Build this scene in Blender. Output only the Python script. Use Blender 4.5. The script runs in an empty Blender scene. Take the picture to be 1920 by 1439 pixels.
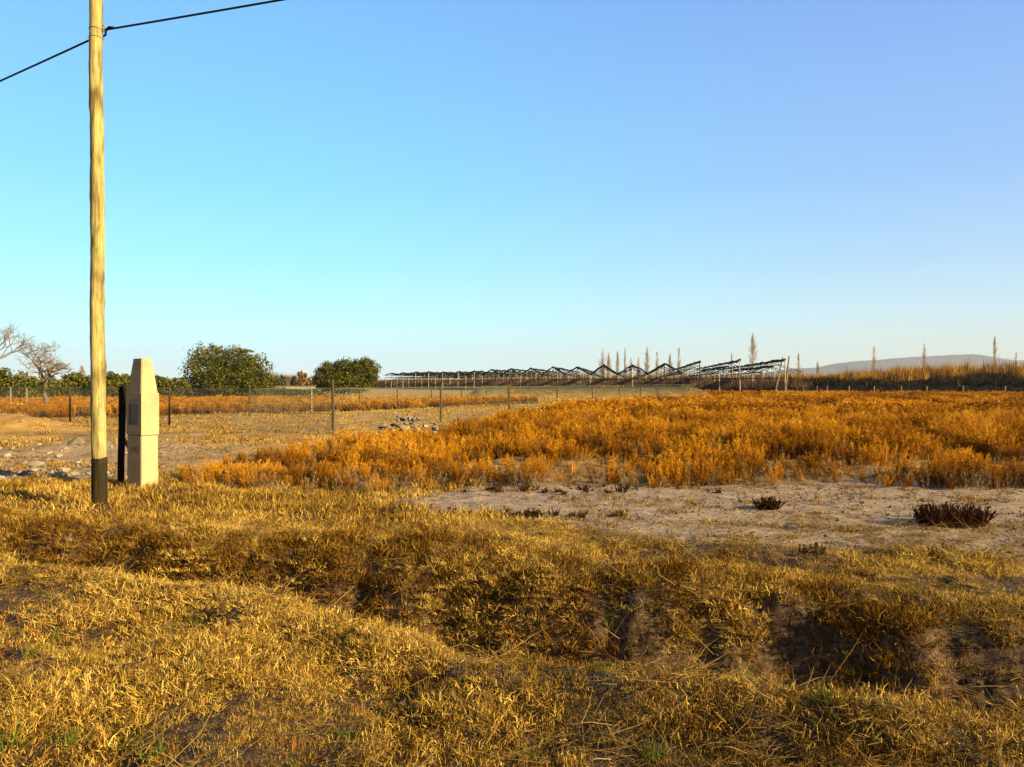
import bpy, bmesh, math, random
import numpy as np
from mathutils import Vector, Matrix, Euler

R = math.radians
scene = bpy.context.scene
random.seed(7)
rng = np.random.default_rng(11)

# ------------------------------------------------------------------ camera
CAM_H = 1.6
cam_d = bpy.data.cameras.new('camera')
cam = bpy.data.objects.new('camera', cam_d)
scene.collection.objects.link(cam)
cam.location = (0, 0, CAM_H)
cam.rotation_euler = (R(90), 0, 0)
cam_d.sensor_width = 36
cam_d.lens = 1420 / 1920 * 36
cam_d.shift_y = -0.0008
cam_d.clip_start = 0.05
cam_d.clip_end = 30000
scene.camera = cam

# ------------------------------------------------------------------ light
SUN_EL, SUN_AZ = 21.0, 119.0
EXPO = 1.5      # azimuth clockwise from +Y (the view direction): the sun stands right and a little behind
scene.view_settings.view_transform = 'Standard'
scene.view_settings.look = 'None'
scene.view_settings.exposure = EXPO
scene.view_settings.gamma = 1
scene.view_settings.use_curve_mapping = False
scene.cycles.max_bounces = 6
scene.cycles.diffuse_bounces = 2
scene.cycles.transparent_max_bounces = 8

world = bpy.data.worlds.new('World')
scene.world = world
world.use_nodes = True
wn, wl = world.node_tree.nodes, world.node_tree.links
wn.clear()
w_out = wn.new('ShaderNodeOutputWorld')
w_bg = wn.new('ShaderNodeBackground')
w_bg.inputs[1].default_value = 0.15
sky = wn.new('ShaderNodeTexSky')
sky.sky_type = 'NISHITA'
sky.sun_disc = False
sky.sun_elevation = R(SUN_EL)
sky.sun_rotation = R(SUN_AZ)
sky.air_density = 1.0
sky.dust_density = 1.0
sky.ozone_density = 1.5
def lin(c): return tuple(((v / 255 + .055) / 1.055) ** 2.4 if v > 10 else v / 255 / 12.92 for v in c)
geo = wn.new('ShaderNodeTexCoord')
sep = wn.new('ShaderNodeSeparateXYZ')
wl.new(geo.outputs['Generated'], sep.inputs[0])
K_SKY = 1 / (0.15 * 2 ** EXPO)
def sky_ramp(stops):
    r = wn.new('ShaderNodeValToRGB'); cr = r.color_ramp; cr.interpolation = 'LINEAR'
    for i, (p, c) in enumerate(stops):
        e = cr.elements[i] if i < 2 else cr.elements.new(p)
        e.position = p; e.color = (*lin(c), 1)
    wl.new(sep.outputs[2], r.inputs[0]); return r
# clear dusk air: cyan on the left, away from the sun, violet blue on the right; measured by height above the horizon
r_l = sky_ramp([(0, (240, 262, 252)), (1.0, (60, 95, 160)), (.03, (216, 264, 272)), (.085, (190, 263, 275)), (.15, (160, 249, 270)), (.244, (138, 228, 264)), (.34, (129, 210, 260)), (.45, (122, 192, 257)), (.7, (84, 132, 205))])
r_r = sky_ramp([(0, (244, 240, 212)), (1.0, (60, 95, 160)), (.03, (232, 242, 226)), (.085, (206, 236, 248)), (.15, (178, 217, 252)), (.244, (153, 197, 251)), (.34, (142, 186, 248)), (.45, (126, 168, 241)), (.7, (84, 118, 195))])
mrx = wn.new('ShaderNodeMapRange'); mrx.interpolation_type = 'SMOOTHSTEP'
mrx.inputs['From Min'].default_value = -.38; mrx.inputs['From Max'].default_value = .62
wl.new(sep.outputs[0], mrx.inputs[0])
mx1 = wn.new('ShaderNodeMix'); mx1.data_type = 'RGBA'
wl.new(mrx.outputs[0], mx1.inputs[0]); wl.new(r_l.outputs[0], mx1.inputs[6]); wl.new(r_r.outputs[0], mx1.inputs[7])
# unseen sky behind the viewer, dimmed and warmed to shape the fill light
r_b = sky_ramp([(0, (188, 158, 112)), (1.0, (60, 88, 140)), (.15, (178, 156, 122)), (.4, (122, 130, 136))])
mry = wn.new('ShaderNodeMapRange'); mry.interpolation_type = 'SMOOTHSTEP'
mry.inputs['From Min'].default_value = .25; mry.inputs['From Max'].default_value = -.35
wl.new(sep.outputs[1], mry.inputs[0])
mx3 = wn.new('ShaderNodeMix'); mx3.data_type = 'RGBA'
wl.new(mry.outputs[0], mx3.inputs[0]); wl.new(mx1.outputs[2], mx3.inputs[6]); wl.new(r_b.outputs[0], mx3.inputs[7])
vm = wn.new('ShaderNodeVectorMath'); vm.operation = 'SCALE'; vm.inputs['Scale'].default_value = K_SKY * 1.0
wl.new(mx3.outputs[2], vm.inputs[0])
mx2 = wn.new('ShaderNodeMix'); mx2.data_type = 'RGBA'; mx2.inputs[0].default_value = .95
wl.new(sky.outputs[0], mx2.inputs[6]); wl.new(vm.outputs[0], mx2.inputs[7])
wl.new(mx2.outputs[2], w_bg.inputs[0])
wl.new(w_bg.outputs[0], w_out.inputs[0])

sun_d = bpy.data.lights.new('sun', 'SUN')
sun_d.energy = 5.0
sun_d.angle = R(0.5)
sun_d.color = (1.0, 0.76, 0.38)
sun = bpy.data.objects.new('sun', sun_d)
scene.collection.objects.link(sun)
sdir = Vector((math.sin(R(SUN_AZ)) * math.cos(R(SUN_EL)), math.cos(R(SUN_AZ)) * math.cos(R(SUN_EL)), math.sin(R(SUN_EL))))
sun.rotation_euler = (-sdir).to_track_quat('-Z', 'Y').to_euler()

HAZE = 0.00014
ALB = 0.80      # everything is a little darker than the first guesses
# ------------------------------------------------------------------ helpers
F = 1420.0
HY = 718.0
def PX(px, Z): return (px - 960) / F * Z
def PH(py, Z): return CAM_H - (py - HY) / F * Z

def link(o, parent=None):
    scene.collection.objects.link(o)
    if parent is not None: o.parent = parent
    return o

def tag(o, label=None, cat=None, group=None, kind=None):
    if label: o['label'] = label
    if cat: o['category'] = cat
    if group: o['group'] = group
    if kind: o['kind'] = kind
    return o

def empty(name, loc, rz=0):
    o = bpy.data.objects.new(name, None)
    o.empty_display_size = 0.2
    o.location = loc; o.rotation_euler = (0, 0, rz)
    return link(o)

def copy_tree(o, parent=None):
    c = o.copy(); scene.collection.objects.link(c); c.parent = parent
    for ch in list(o.children): copy_tree(ch, c)
    return c

def smooth(me, on=True):
    me.polygons.foreach_set('use_smooth', [on] * len(me.polygons))

class MB:
    """collects faces for one mesh"""
    def __init__(s): s.v = []; s.f = []
    def add(s, vs, fs):
        o = len(s.v); s.v.extend([tuple(v) for v in vs]); s.f.extend([tuple(o + i for i in f) for f in fs])
    def box(s, c, d, rot=None):
        x, y, z = d[0] / 2, d[1] / 2, d[2] / 2
        vs = [Vector((a, b, e)) for e in (-z, z) for a, b in ((-x, -y), (x, -y), (x, y), (-x, y))]
        if rot: vs = [rot @ v for v in vs]
        s.add([v + Vector(c) for v in vs], [(0, 3, 2, 1), (4, 5, 6, 7), (0, 1, 5, 4), (1, 2, 6, 5), (2, 3, 7, 6), (3, 0, 4, 7)])
    def tube(s, pts, rad, n=6, cap=True):
        pts = [Vector(p) for p in pts]
        if not hasattr(rad, '__len__'): rad = [rad] * len(pts)
        vs = []
        for i, p in enumerate(pts):
            d = (pts[min(i + 1, len(pts) - 1)] - pts[max(i - 1, 0)])
            if d.length < 1e-9: d = Vector((0, 0, 1))
            d.normalize()
            up = Vector((0, 0, 1)) if abs(d.z) < 0.9 else Vector((1, 0, 0))
            a = d.cross(up).normalized(); b = a.cross(d)
            for k in range(n):
                t = 2 * math.pi * k / n
                vs.append(p + (a * math.cos(t) + b * math.sin(t)) * rad[i])
        fs = []
        for i in range(len(pts) - 1):
            for k in range(n):
                fs.append((i * n + k, (i + 1) * n + k, (i + 1) * n + (k + 1) % n, i * n + (k + 1) % n))
        if cap:
            fs.append(tuple(range(n))); fs.append(tuple(reversed(range((len(pts) - 1) * n, len(pts) * n))))
        s.add(vs, fs)
    def quad(s, c, a, b):
        c, a, b = Vector(c), Vector(a), Vector(b)
        s.add([c - a - b, c + a - b, c + a + b, c - a + b], [(0, 1, 2, 3)])
    def mesh(s, name, mats=()):
        me = bpy.data.meshes.new(name); me.from_pydata(s.v, [], s.f)
        for m in (mats if isinstance(mats, (list, tuple)) else [mats]): me.materials.append(m)
        return me
    def build(s, name, mat, parent=None, sm=False, loc=None):
        me = s.mesh(name, mat); me.update()
        if sm: smooth(me)
        o = bpy.data.objects.new(name, me)
        if loc is not None: o.location = loc
        return link(o, parent)

# ---- noise
def _h(ix, iy, seed):
    v = np.sin(ix * 127.1 + iy * 311.7 + seed * 74.7) * 43758.5453
    return v - np.floor(v)
def vnoise(x, y, seed=0):
    x = np.asarray(x, float); y = np.asarray(y, float)
    ix, iy = np.floor(x), np.floor(y); fx, fy = x - ix, y - iy
    fx = fx * fx * (3 - 2 * fx); fy = fy * fy * (3 - 2 * fy)
    a, b, c, d = _h(ix, iy, seed), _h(ix + 1, iy, seed), _h(ix, iy + 1, seed), _h(ix + 1, iy + 1, seed)
    return (a + (b - a) * fx) * (1 - fy) + (c + (d - c) * fx) * fy
def fbm(x, y, seed=0, octv=4):
    s, a, t = 0, 1.0, 0
    for i in range(octv):
        s = s + a * vnoise(np.asarray(x) * 2 ** i + 13.7 * i, np.asarray(y) * 2 ** i - 7.1 * i, seed + i); t += a; a *= 0.5
    return s / t        # 0..1
def sst(a, b, x):
    t = np.clip((x - a) / (b - a), 0, 1); return t * t * (3 - 2 * t)

# ---- materials
def node_mat(name):
    m = bpy.data.materials.new(name); m.use_nodes = True
    nt = m.node_tree; b = nt.nodes['Principled BSDF']
    b.inputs['Specular IOR Level'].default_value = 0.2
    b.inputs['Roughness'].default_value = 0.85
    return m, nt, b
def ramp_node(nt, stops, interp='LINEAR'):
    stops = [(p, tuple(v * ALB for v in c)) for p, c in stops]
    r = nt.nodes.new('ShaderNodeValToRGB'); cr = r.color_ramp; cr.interpolation = interp
    cr.elements[0].position, cr.elements[0].color = stops[0][0], (*stops[0][1], 1)
    cr.elements[1].position, cr.elements[1].color = stops[-1][0], (*stops[-1][1], 1)
    for p, c in stops[1:-1]:
        e = cr.elements.new(p); e.color = (*c, 1)
    return r
def noise_mat(name, stops, scale=5, detail=6, bump=0.0, bscale=None, rough=0.85, stretch=None, coord='Object', dist=0.02):
    m, nt, b = node_mat(name)
    tc = nt.nodes.new('ShaderNodeTexCoord')
    src = tc.outputs[coord]
    if stretch:
        mp = nt.nodes.new('ShaderNodeMapping'); mp.inputs['Scale'].default_value = stretch
        nt.links.new(src, mp.inputs[0]); src = mp.outputs[0]
    n = nt.nodes.new('ShaderNodeTexNoise'); n.inputs['Scale'].default_value = scale; n.inputs['Detail'].default_value = detail
    n.inputs['Roughness'].default_value = 0.65
    nt.links.new(src, n.inputs[0])
    r = ramp_node(nt, stops); nt.links.new(n.outputs[0], r.inputs[0]); nt.links.new(r.outputs[0], b.inputs['Base Color'])
    b.inputs['Roughness'].default_value = rough
    if bump:
        n2 = nt.nodes.new('ShaderNodeTexNoise'); n2.inputs['Scale'].default_value = bscale or scale * 4; n2.inputs['Detail'].default_value = 8
        nt.links.new(src, n2.inputs[0])
        bp = nt.nodes.new('ShaderNodeBump'); bp.inputs['Strength'].default_value = bump; bp.inputs['Distance'].default_value = dist
        nt.links.new(n2.outputs[0], bp.inputs['Height']); nt.links.new(bp.outputs[0], b.inputs['Normal'])
    return m

def leaf_mat(name, stops, translucency=0.35, inst=True, tw=0.5):
    """blade / leaf colour from a per-face number 'v' and a per-plant number 'tint'"""
    m = bpy.data.materials.new(name); m.use_nodes = True; nt = m.node_tree; nt.nodes.clear()
    out = nt.nodes.new('ShaderNodeOutputMaterial')
    a = nt.nodes.new('ShaderNodeAttribute'); a.attribute_name = 'v'
    r = ramp_node(nt, stops)
    if inst:
        t = nt.nodes.new('ShaderNodeAttribute'); t.attribute_type = 'INSTANCER'; t.attribute_name = 'tint'
        ma = nt.nodes.new('ShaderNodeMath'); ma.operation = 'MULTIPLY_ADD'; ma.inputs[1].default_value = 1 - tw
        mb = nt.nodes.new('ShaderNodeMath'); mb.operation = 'MULTIPLY'; mb.inputs[1].default_value = tw
        nt.links.new(t.outputs['Fac'], mb.inputs[0])
        nt.links.new(a.outputs['Fac'], ma.inputs[0]); nt.links.new(mb.outputs[0], ma.inputs[2])
        nt.links.new(ma.outputs[0], r.inputs[0])
    else:
        nt.links.new(a.outputs['Fac'], r.inputs[0])
    d = nt.nodes.new('ShaderNodeBsdfDiffuse'); nt.links.new(r.outputs[0], d.inputs[0])
    tr = nt.nodes.new('ShaderNodeBsdfTranslucent'); nt.links.new(r.outputs[0], tr.inputs[0])
    mx = nt.nodes.new('ShaderNodeMixShader'); mx.inputs[0].default_value = translucency
    nt.links.new(d.outputs[0], mx.inputs[1]); nt.links.new(tr.outputs[0], mx.inputs[2])
    nt.links.new(mx.outputs[0], out.inputs[0])
    return m

# ------------------------------------------------------------------ ground shape
NEAR = np.array([(-30, 15.5), (-12, 9.4), (-8, 7.9), (-4.15, 6.3), (-2.34, 5.5), (-1.39, 5.05), (-.64, 4.63), (-.18, 4.32), (.28, 4.16), (.8, 4.0), (1.05, 3.8), (1.5, 3.7), (1.8, 3.5), (2.3, 3.38), (4, 3.0), (8, 2.2), (20, -1.0)])
FAR = np.array([(-30, 17.2), (-12, 10.8), (-8, 9.4), (-5.4, 7.9), (-4.0, 7.5), (-2.4, 7.0), (-1.2, 6.72), (-.4, 6.45), (.2, 6.2), (.7, 6.0), (1.4, 5.72), (2.1, 5.4), (2.6, 5.05), (3.4, 4.8), (5, 4.3), (8, 3.6), (20, 0.6)])
def zn(x): return np.interp(x, NEAR[:, 0], NEAR[:, 1]) + 0.10 * (fbm(x * 1.6, x * 0, 3, 3) - .5) * 2
def zf(x): return np.interp(x, FAR[:, 0], FAR[:, 1]) + 0.13 * (fbm(x * 1.1, x * 0 + 5, 9, 3) - .5) * 2
def ground_z(x, y):
    x = np.asarray(x, float); y = np.asarray(y, float)
    a, b = zn(x), zf(x)
    w = np.maximum(b - a, .3); t = (y - a) / w
    tj = t + (fbm(x * 2.6, y * 1.2, 23, 4) - .5) * .09 + (fbm(x * 8, y * 3, 24, 3) - .5) * .05
    near_s = sst(-0.03, 0.28, t); far_s = 1 - sst(0.74, 1.0, tj)
    depth = 0.62 + 0.08 * (fbm(x * .9, y * .9, 21, 2) - .5)
    d = -depth * np.minimum(near_s, far_s)
    crest = 0.13 * np.exp(-((t + .10) / .16) ** 2) + 0.10 * np.exp(-((t - 1.22) / .25) ** 2) * (0.5 + vnoise(x * .8, x * 0, 5))
    r = np.hypot(x, y)
    nf = 1 - sst(14, 30, r)
    lum = (fbm(x * 1.7, y * 1.7, 31, 4) - .5) * 0.22 + (fbm(x * 3.4, y * 3.4, 33, 2) - .5) * 0.07 + (fbm(x * 6, y * 6, 41, 3) - .5) * 0.075
    bank = np.exp(-((t - .75) / .3) ** 2)
    lum = lum + bank * (fbm(x * 3.1, y * 3.1, 51, 4) - .5) * 0.22
    sand = sand_mask(x, y)
    lum = lum * (1 - .72 * sand)
    mid = sst(9, 16, y) * (fbm(x * .35, y * .35, 61, 3) - .5) * 0.16 * (1 - .8 * sand)
    mound = 0.62 * np.exp(-(((x + 16.6) / 2.6) ** 2 + ((y - 24.2) / 1.6) ** 2)) * (0.8 + .4 * vnoise(x * 1.5, y * 1.5, 8))
    ridge = 0.20 * np.exp(-(((x + 8.5) / 4.5) ** 2 + ((y - 16.8) / .9) ** 2)) * (0.5 + vnoise(x * 1.2, y * 1.2, 18))
    bank2 = 1.17 * green_bank(x, y)
    return d + crest + lum * nf + mid * (1 - sst(80, 120, y)) + mound + ridge + bank2

def green_bank(x, y): return sst(74, 77.5, y) * (1 - sst(84, 87, y)) * sst(-5, -3, x) * (1 - sst(18, 22, x))

def sand_mask(x, y):
    wob = (fbm(x * .9, y * .9, 71, 4) - .5)
    lo = np.interp(x, [-3.0, -1.3, -.8, .8, 2.3, 4.6, 12], [10.2, 9.8, 9.2, 8.35, 7.35, 6.7, 5.4]) + wob * 1.0
    hi = np.interp(x, [-3, -1.3, 0, 3, 6, 15], [9.9, 11.0, 12.0, 12.0, 12.4, 13]) + wob * 1.2
    m = sst(-.35, .35, y - lo) * (1 - sst(-.3, .5, y - hi)) * sst(-2.0, -1.1, x + wob)
    # disturbed earth in the yard on the left, where the rubble lies
    w2 = (fbm(x * .5, y * .5, 77, 4) - .5)
    m2 = sst(12.0, 12.7, y + w2) * (1 - sst(17.3, 18.6, y + w2 * 2)) * (1 - sst(-6.6, -4.9, x + w2 * 2)) * .85
    return np.maximum(m, m2)

# one sheet: fine squares near the camera, wider and wider ones to the horizon
def axis(lo_f, hi_f, step, far, growth):
    a = list(np.arange(lo_f, hi_f, step))
    s = step; v = a[-1]
    while v < far: s *= growth; v += s; a.append(v)
    return a
ya = axis(1.4, 9.2, 0.035, 4300, 1.0205)
xp = axis(0, 4.2, 0.035, 4300, 1.024)
xa = [-v for v in reversed(xp[1:])] + xp
ya = [-40, -15, -5, 0] + ya
X, Y = np.meshgrid(np.array(xa), np.array(ya))
Zg = ground_z(X, Y); Zg = np.where(Y < 1.2, 0.0, Zg)
nx, ny = len(xa), len(ya)
co = np.stack([X.ravel(), Y.ravel(), Zg.ravel()], 1)
idx = np.arange(nx * ny).reshape(ny, nx)
quads = np.stack([idx[:-1, :-1].ravel(), idx[:-1, 1:].ravel(), idx[1:, 1:].ravel(), idx[1:, :-1].ravel()], 1)
def np_mesh(name, co, faces_flat, loop_start, loop_total):
    me = bpy.data.meshes.new(name)
    me.vertices.add(len(co)); me.vertices.foreach_set('co', np.asarray(co, np.float32).ravel())
    me.loops.add(len(faces_flat)); me.loops.foreach_set('vertex_index', np.asarray(faces_flat, np.int32))
    me.polygons.add(len(loop_start)); me.polygons.foreach_set('loop_start', np.asarray(loop_start, np.int32))
    me.update(calc_edges=True)
    return me
me = np_mesh('ground', co, quads.ravel(), np.arange(0, len(quads) * 4, 4), None)
smooth(me)
def fattr(me, name, vals, dom='POINT'):
    a = me.attributes.new(name, 'FLOAT', dom); a.data.foreach_set('value', np.asarray(vals, np.float32))
fattr(me, 'sand', sand_mask(X, Y).ravel())
tt = (Y - zn(X)) / np.maximum(zf(X) - zn(X), .3)
fattr(me, 'ditch', (sst(-.02, .15, tt) * (1 - sst(.98, 1.12, tt))).ravel())

fattr(me, 'green', green_bank(X, Y).ravel())
m, nt, b = node_mat('ground_earth')
L = nt.links.new
tc = nt.nodes.new('ShaderNodeTexCoord')
def nz(scale, det=8, rough=.65):
    n = nt.nodes.new('ShaderNodeTexNoise'); n.inputs['Scale'].default_value = scale; n.inputs['Detail'].default_value = det
    n.inputs['Roughness'].default_value = rough; L(tc.outputs['Object'], n.inputs[0]); return n
def attr(nm):
    a = nt.nodes.new('ShaderNodeAttribute'); a.attribute_name = nm; return a
def mixc(fac, a, b_):
    x = nt.nodes.new('ShaderNodeMix'); x.data_type = 'RGBA'; L(fac, x.inputs[0]); L(a, x.inputs[6]); L(b_, x.inputs[7]); return x.outputs[2]
g1 = ramp_node(nt, [(.36, (.012, .008, .005)), (.48, (.045, .027, .013)), (.58, (.14, .09, .035)), (.7, (.32, .22, .09))]); L(nz(55, 10, .75).outputs[0], g1.inputs[0])
far1 = ramp_node(nt, [(.32, (.16, .085, .024)), (.5, (.36, .215, .058)), (.68, (.54, .36, .12))]); L(nz(.9, 10, .7).outputs[0], far1.inputs[0])
s1 = ramp_node(nt, [(.30, (.12, .085, .055)), (.43, (.27, .20, .135)), (.57, (.40, .31, .215)), (.75, (.52, .42, .30))]); L(nz(5.0, 14, .78).outputs[0], s1.inputs[0])
d1 = ramp_node(nt, [(.34, (.018, .010, .006)), (.46, (.08, .047, .026)), (.56, (.19, .12, .066)), (.7, (.33, .22, .12))]); L(nz(24, 12, .75).outputs[0], d1.inputs[0])
sepg = nt.nodes.new('ShaderNodeSeparateXYZ'); L(tc.outputs['Object'], sepg.inputs[0])
mr = nt.nodes.new('ShaderNodeMapRange'); mr.inputs['From Min'].default_value = 9; mr.inputs['From Max'].default_value = 16
L(sepg.outputs[1], mr.inputs[0])
c = mixc(mr.outputs[0], g1.outputs[0], far1.outputs[0])
c = mixc(attr('ditch').outputs['Fac'], c, d1.outputs[0])
c = mixc(attr('sand').outputs['Fac'], c, s1.outputs[0])
gr1 = ramp_node(nt, [(.3, (.02, .028, .010)), (.7, (.065, .07, .028))]); L(nz(2.5).outputs[0], gr1.inputs[0])
c = mixc(attr('green').outputs['Fac'], c, gr1.outputs[0])
L(c, b.inputs['Base Color'])
bn = nt.nodes.new('ShaderNodeBump'); bn.inputs['Strength'].default_value = .9; bn.inputs['Distance'].default_value = .03
L(nz(18, 12, .7).outputs[0], bn.inputs['Height']); L(bn.outputs[0], b.inputs['Normal'])
me.materials.append(m)
ground = link(bpy.data.objects.new('ground', me)); tag(ground, kind='structure')

# ------------------------------------------------------------------ hills on the horizon
hm = noise_mat('hill_rock', [(.35, (.09, .085, .085)), (.65, (.17, .15, .13))], scale=.004, detail=8)
prof = [(-1400, 700), (-400, 712), (600, 716), (720, 713), (765, 706), (800, 707), (850, 713), (1000, 711), (1100, 709), (1180, 703), (1240, 702), (1300, 706), (1400, 704),
        (1480, 690), (1530, 689), (1560, 681), (1590, 677), (1640, 675), (1700, 670), (1780, 666), (1820, 665), (1850, 670), (1890, 676), (1920, 676), (2000, 668), (2200, 684), (2600, 700), (3600, 712)]
pp = np.array(prof, float)
HZ = 3500.0
pxs = np.linspace(-1400, 3600, 620)
hts = CAM_H - (np.interp(pxs, pp[:, 0], pp[:, 1]) - HY) / F * HZ
xs = (pxs - 960) / F * HZ
hts = hts * (1 + .05 * (fbm(xs * .004, xs * 0, 4, 4) - .5) * 2) 
rows = 14; vs = []
for j in range(rows):
    t = j / (rows - 1)
    prof_t = math.sin(math.pi * min(1, t * 1.0)) ** .8 if t < .5 else 1 - (t - .5) * 1.2
    yy = HZ - 450 + 900 * t
    jit = 28 * (fbm(xs * .003, xs * 0 + j * .7, 14, 4) - .5) * (1 if 0 < j < rows - 1 else 0) * (1 if abs(t - .5) > .08 else 0)
    vs.append(np.stack([xs, np.full_like(xs, yy), np.maximum(hts * max(prof_t, 0) + jit * .4 - 3, -3)], 1))
co = np.concatenate(vs); n = len(xs)
idx = np.arange(n * rows).reshape(rows, n)
q = np.stack([idx[:-1, :-1].ravel(), idx[:-1, 1:].ravel(), idx[1:, 1:].ravel(), idx[1:, :-1].ravel()], 1)
me = np_mesh('hills', co, q.ravel(), np.arange(0, len(q) * 4, 4), None); smooth(me); me.materials.append(hm)
tag(link(bpy.data.objects.new('hills', me)), kind='structure')

# ------------------------------------------------------------------ utility pole and cable
pole_stops = [(.26, (.09, .06, .02)), (.36, (.22, .17, .065)), (.5, (.34, .30, .13)), (.66, (.42, .40, .20)), (.8, (.26, .20, .08))]
pole_m = noise_mat('pole_wood', pole_stops, scale=6, detail=14, stretch=(7, 7, .45), bump=.8, bscale=12, dist=.012)
nt = pole_m.node_tree; b = nt.nodes['Principled BSDF']; old = b.inputs['Base Color'].links[0].from_socket
tc = nt.nodes.new('ShaderNodeTexCoord'); mp = nt.nodes.new('ShaderNodeMapping'); mp.inputs['Scale'].default_value = (5, 5, 1.6); nt.links.new(tc.outputs['Object'], mp.inputs[0])
vo = nt.nodes.new('ShaderNodeTexNoise'); vo.inputs['Scale'].default_value = 1.6; vo.inputs['Detail'].default_value = 5; nt.links.new(mp.outputs[0], vo.inputs[0])
vr = nt.nodes.new('ShaderNodeValToRGB'); vr.color_ramp.elements[0].position = .30; vr.color_ramp.elements[0].color = (.40, .34, .26, 1); vr.color_ramp.elements[1].position = .56; vr.color_ramp.elements[1].color = (1.25, 1.22, 1.1, 1)
nt.links.new(vo.outputs[0], vr.inputs[0])
mxp = nt.nodes.new('ShaderNodeMix'); mxp.data_type = 'RGBA'; mxp.blend_type = 'MULTIPLY'; mxp.inputs[0].default_value = 1
nt.links.new(old, mxp.inputs[6]); nt.links.new(vr.outputs[0], mxp.inputs[7]); nt.links.new(mxp.outputs[2], b.inputs['Base Color'])
tar_m = noise_mat('tarred_wood', [(.3, (.008, .006, .002)), (.55, (.03, .021, .007)), (.75, (.075, .05, .016))], scale=8, stretch=(5, 5, .5), bump=.4)
PZ = 9.6
pg = float(ground_z(PX(186, PZ), PZ))
pole = empty('utility_pole', (PX(185.5, PZ), PZ, pg))
tag(pole, 'tall pale yellow wooden utility pole with a tarred black foot', 'utility pole')
def pole_mesh(z0, z1, grow=0.0, n=28, cut=None):
    mb = MB(); vs = []; rows = int((z1 - z0) / .045) + 2
    for i in range(rows):
        z = z0 + (z1 - z0) * i / (rows - 1)
        lean = -0.0060 * z
        wob = 0.005 * math.sin(z * 1.9 + .5) + .003 * math.sin(z * 4.3)
        r0 = .089 - .0020 * z
        for k in range(n):
            t = 2 * math.pi * k / n
            rr = r0 + .004 * (float(vnoise(z * 2.3 + 3, k * .8 % 22, 6)) - .5) * 2
            rr += .0035 * (float(vnoise(z * 9, math.cos(t) * 3 + 7, 16)) - .5) * 2
            for kz, kt, ks in ((3.9, 3.0, .016), (3.62, 2.9, .012), (2.55, 0.1, .012), (1.75, .3, .014), (5.05, 3.1, .012), (1.2, 3.3, .010), (4.4, 4.7, .008)):
                dt = (t - kt + math.pi) % (2 * math.pi) - math.pi
                rr += ks * math.exp(-((z - kz) / .06) ** 2 - (dt / .5) ** 2)
            rr += grow
            zz = z
            if cut and i == rows - 1: zz = z + cut * math.sin(t * 1 + 2.2) + .012 * math.sin(3 * t + 1) + .02 * (float(vnoise(k * .7, 0, 77)) - .5)
            vs.append((lean + wob + rr * math.cos(t), rr * math.sin(t), zz))
    fs = []
    for i in range(rows - 1):
        for k in range(n): fs.append((i * n + k, i * n + (k + 1) % n, (i + 1) * n + (k + 1) % n, (i + 1) * n + k))
    fs.append(tuple(range(rows * n - n, rows * n)))
    mb.add(vs, fs); return mb
pole_mesh(-.3, 7.4).build('shaft', pole_m, pole, sm=True)
pole_mesh(-.3, .565, grow=.004, cut=.028).build('tarred_foot', tar_m, pole, sm=True)

metal_m = noise_mat('galvanised', [(.3, (.20, .20, .19)), (.7, (.40, .40, .37))], scale=30, rough=.5)
black_m = noise_mat('black_plastic', [(.3, (.008, .008, .010)), (.7, (.02, .02, .025))], scale=20, rough=.5)
CZ = PH(57, PZ) - pg
mb = MB()
lx = -0.0060 * CZ
mb.tube([(lx + .06, 0, CZ + .06), (lx + .11, -.01, CZ + .055), (lx + .13, -.015, CZ + .03), (lx + .115, -.01, CZ - .005)], .007, 8)
for k in range(9):
    pass
mb.tube([(lx + .12 + .022 * math.cos(t), -.015, CZ + .0 + .022 * math.sin(t)) for t in [i * math.pi / 5 for i in range(11)]], .006, 6, cap=False)
mb.build('eye_hook', metal_m, pole, sm=True)
for k in range(2):
    mb = MB(); zc = CZ + .01 - k * .11
    mb.tube([(lx + (.083) * math.cos(t), (.083) * math.sin(t), zc + .002 * math.sin(3 * t)) for t in [i * math.pi / 12 for i in range(25)]], .0035, 5, cap=False)
    mb.build('band', metal_m, pole)
# cable: right span rises over the road, left span runs back past the pole
att = Vector((pole.location.x + lx, PZ, pg + CZ))
cab = MB()
P0 = att + Vector((.16, -.03, -.005))
def span(p0, direction, length, sag0, lift):
    out = []
    for i in range(41):
        s = length * (i / 40) ** 1.4
        out.append(Vector(p0) + Vector(direction) * s + Vector((0, 0, sag0 * s + lift * s * s)))
    return out
rt = span(P0, (.944, -.330, 0), 34, -.026, .0011)
lt = span(att + Vector((-.05, .10, -.04)), (-.864, .503, 0), 34, -.042, .0011)
mid = [att + Vector((.12, .0, -.012)), att + Vector((.09, .06, -.03)), att + Vector((.02, .11, -.035))]
cab.tube(list(reversed(lt)) + list(reversed(mid)) + rt, .0125, 8)
c_o = cab.build('cable', black_m, None, sm=True)
tag(c_o, 'thick black overhead cable running across the sky past the wooden pole', 'cable')
mb = MB()
mb.tube([att + Vector((.13, -.012, .0)), att + Vector((.19, -.04, .012)), att + Vector((.26, -.065, 0.0))], [.012, .022, .014], 8)
mb.build('clamp', black_m, c_o)

# ------------------------------------------------------------------ concrete meter pillar
conc = noise_mat('cast_concrete', [(.25, (.36, .275, .155)), (.5, (.48, .385, .225)), (.8, (.54, .44, .28))], scale=3.5, detail=10, bump=.25, bscale=60, dist=.004)
VZ = 11.5
vgz = PH(917, VZ)
pil = empty('concrete_pillar', (PX(267.5, VZ), VZ, vgz), 0)
yaw = R(50 + math.degrees(math.atan2(PX(264.5, VZ), VZ)) * -1)
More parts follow.
